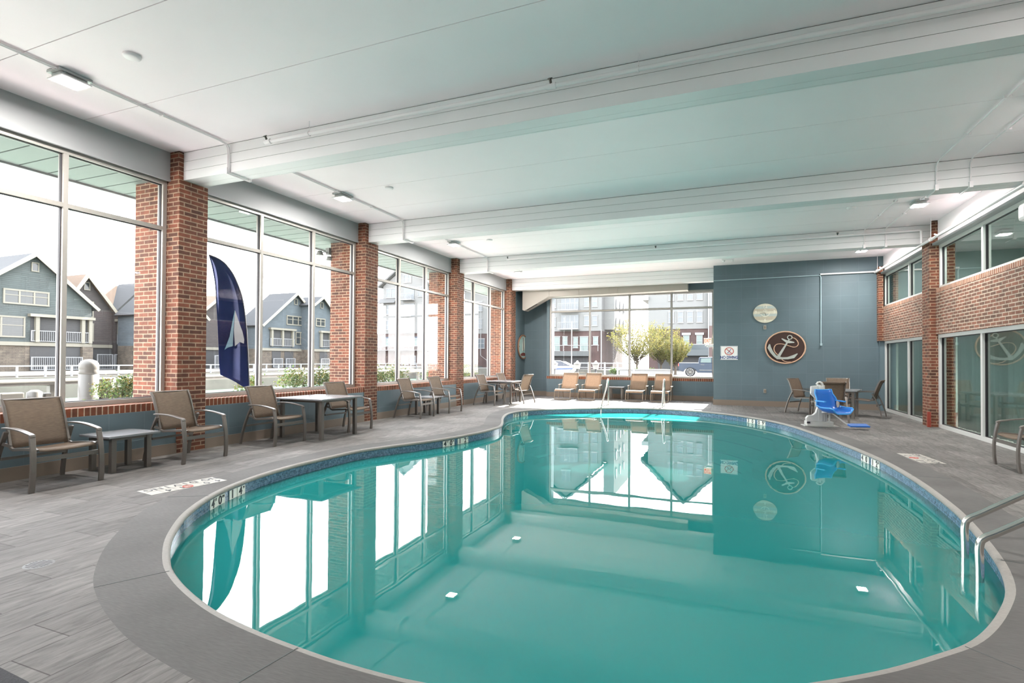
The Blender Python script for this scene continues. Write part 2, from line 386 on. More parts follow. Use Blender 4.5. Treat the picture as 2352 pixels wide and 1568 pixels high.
def build_floor_pool():
    fl = fill_mesh([[(-7.95, YS - .2), (8.0, YS - .2), (8.0, 20.35), (-7.95, 20.35)], offs(LIPS, .42)], 0, 'floor', STAMP); struct(fl)
    pool = thing('swimming_pool', 'turquoise curvy indoor swimming pool sunk into the deck', 'swimming pool', (0, 0, 0))
    ring_mesh([(.42, 0.0), (.05, 0.0)], 'coping', DECK, pool)
    ring_mesh([(.05, 0.0), (.02, -.003), (.004, -.014), (0, -.028), (.006, -.042), (.03, -.05)], 'coping_edge', LIP, pool)
    ring_mesh([(.03, -.05), (.03, -.27)], 'waterline_tile', TILE, pool)
    ring_mesh([(.03, -.27), (.03, -1.1), (-.15, -1.3)], 'basin_wall', PLASTER, pool)
    fill_mesh([offs(LIPS, -.15)], -1.3, 'basin_floor', PLASTER, pool)
    # wide entry steps at the far end: arcs parallel to the far edge
    far = [p for p in LIPS if p.y > 13.3]
    far.sort(key=lambda p: p.x)
    c = Vector((-1.9, 11.0))
    for k, (s, z) in enumerate(((.93, -.38), (.86, -.62), (.79, -.86), (.72, -1.08))):
        inner = [c + (p - c) * s for p in far]
        poly = [(p.x, p.y) for p in far] + [(p.x, p.y) for p in reversed(inner)]
        mb = MB(); n = len(far); vs = []; fs = []
        for i in range(n): vs += [(far[i].x, far[i].y, z), (inner[i].x, inner[i].y, z), (inner[i].x, inner[i].y, -1.3)]
        for i in range(n - 1): fs += [(i * 3, i * 3 + 1, i * 3 + 4, i * 3 + 3), (i * 3 + 1, i * 3 + 2, i * 3 + 5, i * 3 + 4)]
        mb.add(vs, fs).build('entry_step', PLASTER, pool)
        eb = MB(); eb.tube([(p.x, p.y, z + .002) for p in inner], .012, 6); eb.build('step_edge_tile', TILE, pool)
    w = fill_mesh([offs(LIPS, .03)], WZ, 'pool_water', WATER)
    tag(w, 'still turquoise water filling the swimming pool', 'water', kind='stuff')
    # control joints across the coping
    n = len(LIPS); a = offs(LIPS, .42); b = offs(LIPS, .03)
    for i in range(0, n, 19):
        p, q = a[i], b[i]; MB().bar([(p.x, p.y, .0008), (q.x, q.y, .0008)], .006, .0012).build('coping_joint', GROOVE, pool)

build_floor_pool()

# ------------------------------------------------------------------ room shell
def window(n, axis, plane, a0, a1, z0, z1, mull, trans, glass=GLASS, mat=ALU, dep=.12, fw=.06, mw=.055, gsk=True, side=1):
    """axis 'y': window in a plane x=plane running along y. side = +1 when the room is at larger x / smaller y"""
    root = thing('window_%d' % n, None, None); root['kind'] = 'structure'
    def B(mb, u0, u1, w0, w1, d0, d1):
        if axis == 'y': mb.box(d0, d1, u0, u1, w0, w1)
        else: mb.box(u0, u1, d0, d1, w0, w1)
    d0, d1 = plane - dep / 2, plane + dep / 2
    f = MB(); B(f, a0, a1, z0, z0 + fw, d0, d1); B(f, a0, a1, z1 - fw, z1, d0, d1); B(f, a0 + .001, a0 + fw, z0 + fw - .002, z1 - fw + .002, d0 + .001, d1 - .001); B(f, a1 - fw, a1 - .001, z0 + fw - .002, z1 - fw + .002, d0 + .001, d1 - .001)
    for t in mull: B(f, t - mw / 2, t + mw / 2, z0 + fw - .002, z1 - fw + .002, d0 + .002, d1 - .002)
    for t in trans: B(f, a0 + .004, a1 - .004, t - .027, t + .027, d0 + .004, d1 - .004)
    f.build('window_frame', mat, root)
    if gsk:
        g = MB(); us = [a0 + fw] + sum([[t - mw / 2, t + mw / 2] for t in mull], []) + [a1 - fw]; ws = [z0 + fw] + sum([[t - .027, t + .027] for t in trans], []) + [z1 - fw]
        for i in range(0, len(us), 2):
            for k in range(0, len(ws), 2):
                u0, u1, w0, w1 = us[i], us[i + 1], ws[k], ws[k + 1]; e = .010; q0, q1 = plane - .02, plane + .02
                B(g, u0, u0 + e, w0, w1, q0, q1); B(g, u1 - e, u1, w0, w1, q0, q1); B(g, u0, u1, w0, w0 + e, q0, q1); B(g, u0, u1, w1 - e, w1, q0, q1)
        g.build('glazing_gasket', GASKET, root)
    p = MB(); B(p, a0 + fw / 2, a1 - fw / 2, z0 + fw / 2, z1 - fw / 2, plane - .003, plane + .003); p.build('pane', glass, root)
    return root
wn = 1
# left window wall, one bay at a time
lw = MB(); sb = MB(); hd = MB(); bs = MB(); bcap = MB(); sill = MB()
bays = []
for i in range(5):
    a0, a1 = COLY[i] + CW, COLY[i + 1]; bays.append((a0, a1))
    lw.box(-8.0, XL - .012, a0, a1, 0, .66)
    sb.box(-7.98, XL - .012, a0, a1, .66, .765)
    bs.box(XL - .012, XL + .004, a0, a1, 0, .155)
    hd.box(-8.0, -7.68, a0, a1, 4.06, CE + .1)
    hd.box(-7.70, -7.665, a0, a1, 4.035, 4.065)
    w = a1 - a0; window(wn, 'y', XW, a0, a1, .768, 4.045, [a0 + w / 3, a0 + 2 * w / 3], [3.33]); wn += 1
lw.box(-8.0, -7.46, 19.02, YREC, 0, CE)
struct(lw.build('wall_left', CMU)); struct(sb.build('trim_sill', ROWL)); struct(bs.build('baseboard_left', BASET)); struct(hd.build('trim_header', HEAD))
# brick columns on the left, running out through the glass line as exterior piers
names = ['brick column at the left end of the window wall, behind the camera', 'brick column left of the camera, outside the picture', 'nearest tall brick column, rising behind the second armchair',
         'second brick column, right of the feather flag window', 'third brick column, beyond the low table between two armchairs', 'farthest brick column, next to the oval shell-coloured clock']
for i, y in enumerate(COLY):
    if i == 0: continue
    c = MB(); c.box(-8.45, XL, y, y + CW, -.3, 4.05); c.box(-8.45, -7.49, y, BEAMY[i - 1] + .01, 4.051, CE)
    o = c.build('brick_column', BRICK); tag(o, names[i], 'column', 'brick columns between the left windows')
# ceiling with panel joints
seams = [-1.35, -.15, 3.07, 4.25, 7.79, 8.95, 12.2, 13.4, 16.6, 17.75]
ce = MB(); ys = [YS - .2] + seams + [20.3]
for i in range(len(ys) - 1): ce.box(-8.1, 4.6, ys[i] + .0045, ys[i + 1] - .0045, CE, CE + .08)
ceil = struct(ce.build('ceiling', CEIL)); cb = MB(); cb.box(-8.1, 4.6, YS - .2, 20.3, CE + .02, CE + .3); cb.build('joint_backing', GROOVE, ceil)
# beams made of four boards
bl = ['ceiling beam over the foreground, out of the picture', 'nearest boxed ceiling beam, carrying the long white sprinkler pipe', 'second boxed ceiling beam from the camera, with no sprinkler pipe',
      'third boxed ceiling beam, sprinkler pipe along its face', 'farthest boxed ceiling beam, right in front of the air duct']
for i, y in enumerate(BEAMY):
    x1 = 4.30 if i < 4 else -.30
    t = thing('ceiling_beam', bl[i], 'beam', (0, y, BZ), 0, 'boxed beams across the ceiling')
    bm_ = MB(); h = (CE - BZ - .006) / 3
    for k in range(3): bm_.box(-7.485, x1, 0, .02, k * h + .0025, (k + 1) * h - .0025)
    bm_.box(-7.483, x1 - .002, .03, BD - .03, .01, CE - BZ - .02)
    bm_.box(-7.484, x1 - .001, 0.0205, .19, .0026, .02); bm_.box(-7.484, x1 - .001, .195, BD - .0205, .0026, .02)
    bm_.box(-7.485, x1, BD - .02, BD, 0, CE - BZ - .01)
    bm_.build('boards', BEAM, t)
    g = MB(); g.box(-7.482, x1 - .003, .006, .024, .012, CE - BZ - .002); g.build('board_gap', GROOVE, t)
# far end: blue wall with recess and big window
bw = MB(); bw.box(-.30, 4.6, YBLUE, YBLUE + .3, 0, CE); bw.box(-.30, -.05, YBLUE + .3, 20.3, 0, CE)
struct(bw.build('wall_blue', CMU))
rw = MB(); rw.box(-6.40, -.05, YW, YW + .4, 0, .685); rw.box(-6.40, -.05, YW, YW + .4, 3.90, CE); rw.box(-8.0, -6.30, YREC - .12, YREC + .2, 0, CE); rw.box(-6.40, -6.29, YW, YREC, .685, 3.9)
struct(rw.build('wall_far', CMU))
rs = MB(); rs.box(-6.40, -.30, YW - .012, YW + .3, .685, .785); struct(rs.build('trim_far_sill', ROWL))
rb = MB(); rb.box(-6.40, -.30, YW - .016, YW, 0, .17); rb.box(-7.46, -6.40, YREC - .136, YREC - .12, 0, .17); rb.box(-.316, 4.3, YBLUE - .016, YBLUE, 0, .17); rb.box(-.316, -.30, YBLUE, YW, 0, .17)
rb.box(-7.46, -7.444, 19.02, YREC - .12, 0, .17)
struct(rb.build('baseboard_far', BASET))
window(wn, 'x', YW + .09, -6.29, -.30, .785, 3.90, [-4.705, -3.22, -1.73], [3.275]); wn += 1
# right wall: lower windows, brick band, clerestory
RCOL = [9.60, 14.0, 18.02]
rbn = MB(); rrl = MB(); hr = MB(); tl = MB()
rb_ = [(YS, .7), (1.2, 5.12), (5.58, 9.60), (10.06, 14.0), (14.46, 18.2)]
for k, (a0, a1) in enumerate(rb_):
    rbn.box(4.26, 4.52, a0, a1, 2.0, 2.90); rrl.box(4.258, 4.52, a0, a1, 2.90, 2.985); hr.box(4.30, 4.55, a0, a1, 3.95, CE)
    tl.box(4.20, 4.36, a0, a1, 3.93, 3.975)
    mids = [16.02] if k == 4 else [a0 + (a1 - a0) * .48]
    e = .12 if k == 4 else 0
    window(wn, 'y', XR + .03, a0, a1 - e, 0.0, 2.0, mids, [], glass=GLASSR, mat=ALUW, fw=.075, mw=.075); wn += 1
    window(wn, 'y', XR + .05, a0, a1, 2.985, 3.93, mids, [], glass=GLASSR, mat=ALUW, fw=.06, mw=.07); wn += 1
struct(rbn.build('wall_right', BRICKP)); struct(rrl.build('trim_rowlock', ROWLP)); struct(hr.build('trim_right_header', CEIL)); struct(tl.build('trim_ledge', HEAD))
cl = {9.60: 'brick column on the right wall nearest the camera', 14.0: 'brick column on the right wall between the corridor windows', 18.02: 'narrow brick corner pier where the blue wall meets the corridor windows',
      5.12: 'brick column on the right wall beside the pool ladder', .7: 'brick column on the right wall behind the camera'}
for y in (.7, 5.12, 9.60, 14.0):
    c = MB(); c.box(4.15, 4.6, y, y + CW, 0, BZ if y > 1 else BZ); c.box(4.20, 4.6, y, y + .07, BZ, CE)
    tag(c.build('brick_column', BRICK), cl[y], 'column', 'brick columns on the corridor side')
c = MB(); c.box(4.14, 4.26, 18.02, 18.2, 2.0, BZ + .1); tag(c.build('brick_pier', BRICK), cl[18.02], 'column')
c = MB(); c.box(4.19, 4.33, 18.10, 18.2, 0, 2.0); struct(c.build('trim_corner', BLUEW))
# wall behind the camera and corridor beyond the right windows
bk = MB(); bk.box(-8.0, 7.6, YS - .3, YS, 0, CE); struct(bk.build('wall_back', CMU))
CORR = plain('corridor_paint', (.42, .46, .43), .7); CFL = plain('corridor_carpet', (.16, .15, .14), .9)
cr = MB(); cr.box(7.4, 7.6, YS, 18.5, 0, 4.6); cr.box(4.6, 7.6, 18.2, 18.5, 0, 4.6); struct(cr.build('wall_corridor', CORR))
cc = MB(); cc.box(4.5, 7.6, YS, 18.5, 4.47, 4.7); cc.box(4.52, 7.6, YS, 18.5, 2.25, 2.65); struct(cc.build('ceiling_corridor', plain('corridor_ceiling', (.30, .33, .32), .7)))
cf = MB(); cf.box(4.42, 7.5, YS, 18.3, .001, .012); struct(cf.build('floor_corridor', CFL))
CURT = plain('sheer_curtain_fabric', (.62, .64, .62), .9)
for k, (a0, a1) in enumerate([(1.3, 5.0), (5.7, 9.5), (10.15, 13.9), (14.55, 18.0)]):
    rows = []
    N = 90
    for z in (.04, 1.0, 1.96):
        rows.append([(4.62 + .035 * sin(j * 1.1) + .02 * sin(j * .37), a0 + (a1 - a0) * j / N, z) for j in range(N + 1)])
    o = MB().sheet(rows, .003).build('sheer_curtain', CURT)
    tag(o, ['pale sheer curtain behind the corridor window nearest the camera', 'pale sheer curtain behind the corridor window beside the ladder', 'pale sheer curtain behind the corridor window next to the single armchair',
            'pale sheer curtain behind the corridor window by the blue wall'][k], 'curtain', 'sheer curtains behind the corridor windows')

# ------------------------------------------------------------------ ceiling services
LENS = plain('lamp_lens', (.9, .9, .88), .4, emit=((1.0, .96, .90), 14.0))
HOUS = plain('lamp_housing', (.48, .49, .49), .4, metal=.4)
def make_light():
    t = thing('ceiling_light', '', 'ceiling light', (0, 0, 0), 0, 'square ceiling lights on the conduits')
    h = MB(); h.prism([(-.085, -.13), (.085, -.13), (.085, .13), (-.085, .13)], -.075, -.03); h.build('housing', HOUS, t, bevel=.01)
    b = MB(); b.box(-.11, .11, -.16, .16, -.03, -.005); b.build('mounting_box', HOUS, t)
    f = MB(); f.box(-.135, .135, -.145, .145, -.088, -.074); f.build('trim_frame', WHITEP, t, bevel=.004)
    l = MB(); l.box(-.105, .105, -.115, .115, -.096, -.087); l.build('lens', LENS, t, bevel=.006)
    return t
lights = [(-6.60, 3.51, 'square ceiling light nearest the camera, above the first left window'), (-6.60, 7.95, 'square ceiling light over the window with the feather flag'),
          (-6.53, 12.2, 'square ceiling light over the third left window bay'), (-6.55, 16.85, 'square ceiling light in the last bay on the left'),
          (3.46, 16.72, 'square ceiling light in front of the blue wall, right side'), (3.46, 12.2, 'square ceiling light on the right beside the brick column'),
          (3.46, 7.8, 'square ceiling light above the right side of the deck'), (-6.60, -.9, 'square ceiling light left of and behind the camera'), (3.46, 3.4, 'square ceiling light above the pool ladder'), (3.46, -.9, 'square ceiling light behind the camera on the right')]
L0 = make_light()
for i, (x, y, lb) in enumerate(lights):
    if i == 0: L0.location = (x, y, CE); L0['label'] = lb
    else: dup(L0, (x, y, CE), 0, lb)
    ld = bpy.data.lights.new('lamp_light', 'AREA'); ld.shape = 'RECTANGLE'; ld.size = .2; ld.size_y = .22; ld.energy = LAMP_W; ld.color = (1.0, .97, .93)
    lo = bpy.data.objects.new('lamp_light', ld); COL.objects.link(lo); lo.location = (x, y, CE - .10)
def conduit(x, y0, y1, name, label, r=.011, double=False, zc=CE - .02):
    t = thing(name, label, 'pipe', (0, 0, 0), 0, 'painted conduits along the ceiling')
    pts = [(x, y0, zc)]
    for b in BEAMY:
        if y0 < b < y1 - .3:
            pts += [(x, b - .16, zc), (x, b - .07, zc - .012), (x, b - .028, zc - .06), (x, b - .022, zc - .12), (x, b - .022, BZ + .05), (x, b - .022, BZ - .012), (x, b + .02, BZ - .018), (x, b + BD + .03, BZ - .018), (x, b + BD + .035, BZ + .04), (x, b + BD + .04, zc - .05), (x, b + BD + .1, zc)]
    pts.append((x, y1, zc))
    MB().tube(pts, r, 8).build('tube', WHITEP, t)
    if double:
        p2 = [(p[0] + .03, p[1], p[2]) for p in pts]; MB().tube(p2, r * .7, 8).build('second_tube', WHITEP, t)
    for b in BEAMY:
        if y0 < b < y1 - .3:
            MB().box(x - .022, x + .022, b - .05, b - .001, BZ - .03, BZ + .06).build('elbow_box', WHITEP, t)
    y = y0 + .4
    while y < y1 - .1:
        if all(not (b - .25 < y < b + BD + .2) for b in BEAMY):
            MB().box(x - .03, x + .045, y - .008, y + .008, zc - .013, CE - .001).build('clip', WHITEP, t)
        y += 1.07
    return t
conduit(-6.56, YS, 16.75, 'conduit', 'double painted conduit linking the left row of ceiling lights', double=True)
conduit(3.02, YS, 16.6, 'conduit', 'thin white conduit, the left one of two over the right deck')
conduit(3.44, YS, 16.6, 'conduit', 'thin white conduit, the right one of two feeding the right lights')
DARK = plain('sprinkler_metal', (.12, .11, .10), .4, metal=.6)
def sprinkler_run(label, y, z, x0, x1, heads, hangers, drop=None):
    t = thing('sprinkler_pipe', label, 'pipe', (0, 0, 0), 0, 'white sprinkler pipes below the ceiling')
    pts = [(x0, y, z), (x1, y, z)]
    if drop: pts += [(x1 + .03, y, z - .03), (x1 + .03, y, z - drop)]
    MB().tube(pts, .024, 12).build('pipe_run', WHITEP, t)
    for x in heads:
        h = MB(); h.cyl((x - .05, y, z), (x + .05, y, z), .033, 12); h.build('coupling', WHITEP, t)
        k = MB(); k.cyl((x, y - .02, z + .02), (x, y - .045, z + .055), .014, 10); k.cyl((x, y - .046, z + .056), (x, y - .050, z + .061), .026, 12); k.build('sprinkler_head', DARK, t)
    for x in hangers:
        MB().cyl((x, y, z + .02), (x, y, CE), .004, 6).tube([(x, y + .03 * cos(a), z + .03 * sin(a)) for a in [j * pi / 6 for j in range(12)]], .004, 5, closed=True).build('hanger', WHITEP, t)
    return t
sprinkler_run('long white sprinkler pipe in front of the nearest beam', 5.33, 4.31, -5.70, 4.15, [-5.68, -1.70], [-4.97, -.79, 2.9])
sprinkler_run('white sprinkler pipe along the third beam, turning down at the right', 14.22, 4.33, -5.84, 4.04, [-5.83, -1.65, 2.46], [-5.15, -.49, 2.79], drop=.30)
sprinkler_run('short white pipe high on the blue wall', 18.14, 4.02, 2.70, 4.10, [], [])
t = thing('sprinkler_pipe', 'thick white pipe running along the top of the corridor windows', 'pipe', (0, 0, 0), 0, 'white sprinkler pipes below the ceiling')
MB().tube([(4.09, -3.0, 4.02), (4.09, 18.15, 4.0)], .030, 14).build('pipe_run', WHITEP, t)
for y in (9.9, 13.7, 17.9): MB().cyl((4.09, y, 4.03), (4.09, y, CE), .005, 6).tube([(4.09 + .038 * cos(a), y, 4.01 + .038 * sin(a)) for a in [j * pi / 6 for j in range(12)]], .005, 5, closed=True).build('hanger', WHITEP, t)
for y in (9.55, 17.4, 13.3): MB().cyl((4.09, y, 4.0), (4.02, y - .03, 4.03), .016, 8).build('pipe_outlet', WHITEP, t)
BLUEP = plain('blue_conduit_paint', (.33, .44, .48), .5)
t = thing('wall_conduit', 'blue painted conduit turning down the middle of the blue wall', 'pipe')
MB().tube([(-.29, 18.17, 3.98), (2.66, 18.17, 3.995), (2.70, 18.17, 3.98), (2.716, 18.17, 3.93), (2.716, 18.17, 1.93)], .016, 10).build('tube', BLUEP, t)
MB().box(2.69, 2.745, 18.13, 18.2, 1.88, 1.95).build('end_box', BLUEP, t)
for x, y, lb in ((-5.58, 3.51, 'flat white round ceiling cover next to the nearest light'), (-5.56, 7.92, 'flat white round ceiling cover beyond the nearest beam'), (2.36, 12.23, 'flat white round ceiling cover on the right side of the third bay'), (-5.56, 12.3, 'small flat white round ceiling cover in the third bay, left')):
    o = MB().lathe([(0, -.03), (.05, -.03), (.078, -.022), (.082, 0), (0, 0)], n=28).build('ceiling_cover', WHITEP, loc=(x, y, CE)); tag(o, lb, 'ceiling cover', 'round ceiling covers')
t = thing('emergency_light', 'white emergency light box under the farthest right ceiling bay', 'light', (.12, 16.95, CE))
MB().box(-.17, .17, -.06, .06, -.07, 0).build('body', WHITEP, t, bevel=.01)
for s in (-.12, .12): MB().lathe([(0, -.13), (.035, -.12), (.045, -.08), (.02, -.06)], (s, -.02, 0), 14).build('lamp_head', WHITEP, t)
o = MB().box(4.12, 4.26, 10.0, 10.24, 3.52, 3.78).build('wall_speaker', WHITEP, bevel=.05); tag(o, 'white rounded speaker on the corridor wall at the right picture edge', 'speaker')
# air duct in front of the far window
DUCT = plain('duct_metal', (.36, .325, .29), .45, metal=.15, noise=.03, nscale=2)
t = thing('air_duct', 'beige metal air duct above the far window, dropping at its left end', 'duct', (0, 19.04, 0))
d = MB(); d.prism([(-7.20, 4.30), (-7.20, 3.33), (-7.12, 3.29), (-6.15, 3.79), (-1.14, 3.835), (-1.14, 4.30)], 0, .42, 'y'); d.build('duct_body', DUCT, t, bevel=.006)
v = MB(); v.prism([(-7.03, 3.327), (-6.62, 3.539), (-6.625, 3.549), (-7.035, 3.337)], .045, .115, 'y'); v.build('air_slot', GASKET, t)
for x in (-6.13, -4.98, -3.85, -3.55, -2.05): 
    MB().box(x - .006, x + .006, -.012, .43, 3.785 if x < -6 else 3.80 + .008 * (x + 6.1) - .012, 4.25).build('duct_seam', DUCT, t)

# ------------------------------------------------------------------ chairs, tables
SLING = plain('woven_sling', (.33, .235, .165), .75, noise=.10, nscale=60)
def slingm(name, col, tr=.13):
    mt, nt, b = nm(name)
    tc = node(nt, 'ShaderNodeTexCoord'); mp = node(nt, 'ShaderNodeMapping'); mp.inputs['Scale'].default_value = (6, 60, 60); L(nt, tc.outputs['Object'], mp.inputs[0])
    n = node(nt, 'ShaderNodeTexNoise'); n.inputs['Scale'].default_value = 3; n.inputs['Detail'].default_value = 4; L(nt, mp.outputs[0], n.inputs['Vector'])
    mr = node(nt, 'ShaderNodeMapRange'); mr.inputs[1].default_value = .35; mr.inputs[2].default_value = .65; mr.inputs[3].default_value = .85; mr.inputs[4].default_value = 1.15; L(nt, n.outputs[0], mr.inputs[0])
    sc = node(nt, 'ShaderNodeVectorMath', operation='SCALE'); sc.inputs[0].default_value = col; L(nt, mr.outputs[0], sc.inputs['Scale']); L(nt, sc.outputs[0], b.inputs['Base Color'])
    b.inputs['Roughness'].default_value = .7
    o = nt.nodes['Material Output']; m1 = node(nt, 'ShaderNodeMixShader'); m1.inputs[0].default_value = .30; tl_ = node(nt, 'ShaderNodeBsdfTranslucent'); L(nt, sc.outputs[0], tl_.inputs[0])
    m2 = node(nt, 'ShaderNodeMixShader'); m2.inputs[0].default_value = tr; tp = node(nt, 'ShaderNodeBsdfTransparent')
    L(nt, b.outputs[0], m1.inputs[1]); L(nt, tl_.outputs[0], m1.inputs[2]); L(nt, m1.outputs[0], m2.inputs[1]); L(nt, tp.outputs[0], m2.inputs[2]); L(nt, m2.outputs[0], o.inputs[0])
    return mt
SLING = slingm('woven_sling_fabric', (.215, .158, .115))
CHAIRM = plain('bronze_grey_metal', (.17, .15, .135), .32, metal=.35)
DTOP = plain('table_top_metal', (.26, .26, .27), .25, metal=.2)
def make_chair():
    t = thing('patio_armchair', '', 'armchair')
    def arc(a, b, bow, n=8):
        a, b = Vector(a), Vector(b); d = (b - a).normalized(); return [a.lerp(b, k / n) + Vector(bow) * (4 * (k / n) * (1 - k / n)) for k in range(n + 1)]
    for s in (-1, 1):
        x = s * .315
        fl = arc((x * 1.04, -.345, 0), (x, -.315, .585), (0, -.03, 0)); MB().bar(fl, [.052] * 3 + [.05] * 6, [.026] * 9, side=(1, 0, 0)).build('leg', CHAIRM, t, bevel=.003)
        rl = arc((x * 1.04, .375, 0), (x * .97, .17, .60), (0, .03, 0)); MB().bar(rl, .045, .026, side=(1, 0, 0)).build('leg', CHAIRM, t, bevel=.003)
        ar = [(x, -.335, .570), (x, -.325, .588), (x, -.29, .600)] + arc((x, -.25, .606), (x * .97, .215, .636), (0, 0, .018), 7); MB().bar(ar, .050, .018, side=(1, 0, 0)).build('arm', CHAIRM, t, bevel=.004)
        x2 = s * .272
        rail = [(x2, -.33, .425), (x2, -.30, .436), (x2, -.1, .425), (x2, .10, .408), (x2, .155, .425), (x2, .18, .50), (x2, .215, .62), (x2, .255, .74), (x2, .30, .86), (x2 + s * .004, .345, .935)]
        MB().bar(rail, .024, .030, side=(1, 0, 0)).build('side_rail', CHAIRM, t, bevel=.003)
        MB().bar([(x2, .145, .44), (x, .21, .47)], .02, .03).build('bracket', CHAIRM, t)
        MB().bar([(x2, -.25, .43), (x, -.30, .43)], .02, .03).build('bracket', CHAIRM, t)
    MB().bar([(-.315, -.345, .335), (.315, -.345, .335)], .020, .045, side=(0, 1, 0)).build('stretcher', CHAIRM, t)
    MB().bar([(-.30, .27, .30), (.30, .27, .30)], .018, .03, side=(0, 1, 0)).build('stretcher', CHAIRM, t)
    N = 10
    prof = [(-.345, .414), (-.34, .430), (-.30, .440), (-.15, .428), (.0, .412), (.10, .407), (.148, .414)]
    rows = [[(x_, y, z - .012 * (1 - (x_ / .262) ** 2)) for x_ in [-.262 + .524 * j / N for j in range(N + 1)]] for y, z in prof]
    MB().sheet(rows, .004).build('seat_sling', SLING, t)
    prof = [(.150, .420), (.172, .49), (.208, .61), (.248, .73), (.292, .85), (.335, .927), (.350, .938), (.362, .930), (.352, .905), (.335, .875)]
    rows = [[(x_, y + .014 * (1 - (x_ / .262) ** 2), z) for x_ in [-.262 + .524 * j / N for j in range(N + 1)]] for y, z in prof]
    MB().sheet(rows, .004).build('back_sling', SLING, t)
    MB().tube([(-.275, .347, .928), (.275, .347, .928)], .010, 8).build('head_tube', CHAIRM, t)
    return t
# local front is -y; rz turns it
def place(proto, used, loc, rz, label, group):
    if not used: proto.location = loc; proto.rotation_euler.z = rz; proto['label'] = label; proto['group'] = group; return proto
    return dup(proto, loc, rz, label, group)
ch = make_chair(); E90 = radians(90)
G1 = 'armchairs along the left windows'; G2 = 'armchairs around the tables'
chairs = [(-6.955, 3.555, E90, 'brown sling armchair nearest the camera at the left picture edge', G1), (-6.955, 5.18, E90 + .04, 'brown sling armchair standing in front of the nearest brick column', G1),
          (-6.985, 6.745, E90 + .02, 'brown sling armchair left of the tall square table, below the flag', G1), (-6.96, 8.55, E90 - .05, 'brown sling armchair to the right of the tall square table, partly behind it', G1),
          (-6.97, 11.07, E90 + .03, 'brown sling armchair left of the low table in the third window bay', G1), (-6.96, 12.50, E90 - .03, 'brown sling armchair right of the low table, before the third brick column', G1),
          (-6.82, 15.13, E90 - .05, 'brown sling armchair at the near side of the farthest left table', G2), (-6.98, 17.10, E90 - .06, 'brown sling armchair behind the farthest left table, backed to the window', G2),
          (-6.18, 16.15, -E90 - .22, 'brown sling armchair turned left at the farthest left table, lit by sun', G2),
          (2.06, 16.30, radians(55), 'brown sling armchair at the left side of the table by the blue wall', G2), (2.30, 14.35, pi + .04, 'brown sling armchair with its back to the pool lift, near side of the table', G2),
          (2.96, 16.95, -.10, 'brown sling armchair behind the table, closest to the blue wall', G2), (3.42, 16.05, -E90 - .38, 'brown sling armchair right of the table, beside the corridor window', G2),
          (3.83, 8.945, -E90, 'grey framed sling armchair cut by the right picture edge, by the corridor windows', G2)]
for i, (x, y, r, lb, g) in enumerate(chairs): place(ch, i > 0, (x, y, 0), r, lb, g)
def make_table(name, label, w, d, h, leg, loc, rz=0.0, th=.028, group=None, mat=DTOP, cat='table'):
    t = thing(name, label, cat, loc, rz, group)
    MB().box(-w / 2, w / 2, -d / 2, d / 2, h - th, h).build('table_top', mat, t, bevel=.005)
    for sx in (-1, 1):
        for sy in (-1, 1):
            x, y = sx * (w / 2 - .07 - leg / 2), sy * (d / 2 - .07 - leg / 2)
            MB().box(x - leg / 2, x + leg / 2, y - leg / 2, y + leg / 2, 0, h - th).build('leg', CHAIRM, t, bevel=.003)
    a = MB(); q = .07 + leg / 2; e = w / 2 - q; f = d / 2 - q
    a.box(-e, e, -f - .01, -f + .01, h - th - .04, h - th); a.box(-e, e, f - .01, f + .01, h - th - .04, h - th); a.box(-e - .01, -e + .01, -f, f, h - th - .04, h - th); a.box(e - .01, e + .01, -f, f, h - th - .04, h - th)
    a.build('apron', CHAIRM, t)
    return t
make_table('side_table', 'low square metal side table between the two nearest armchairs', .58, .62, .455, .058, (-7.08, 4.385, 0))
make_table('dining_table', 'tall square grey metal table beneath the window with the flag', 1.08, 1.08, .71, .060, (-6.86, 7.68, 0))
make_table('side_table', 'low square metal side table between two armchairs in the third bay', .60, .60, .455, .058, (-7.05, 11.80, 0))
make_table('dining_table', 'square grey metal table farthest along the left windows, in sunlight', 1.05, 1.05, .71, .060, (-6.74, 16.12, 0))
make_table('dining_table', 'dark square table in front of the blue wall, amid four armchairs', 1.02, 1.02, .69, .060, (2.70, 15.78, 0), radians(-17))
make_table('side_table', 'low square side table between the second and third lounge chairs', .62, .5, .455, .058, (-3.60, 19.24, 0))
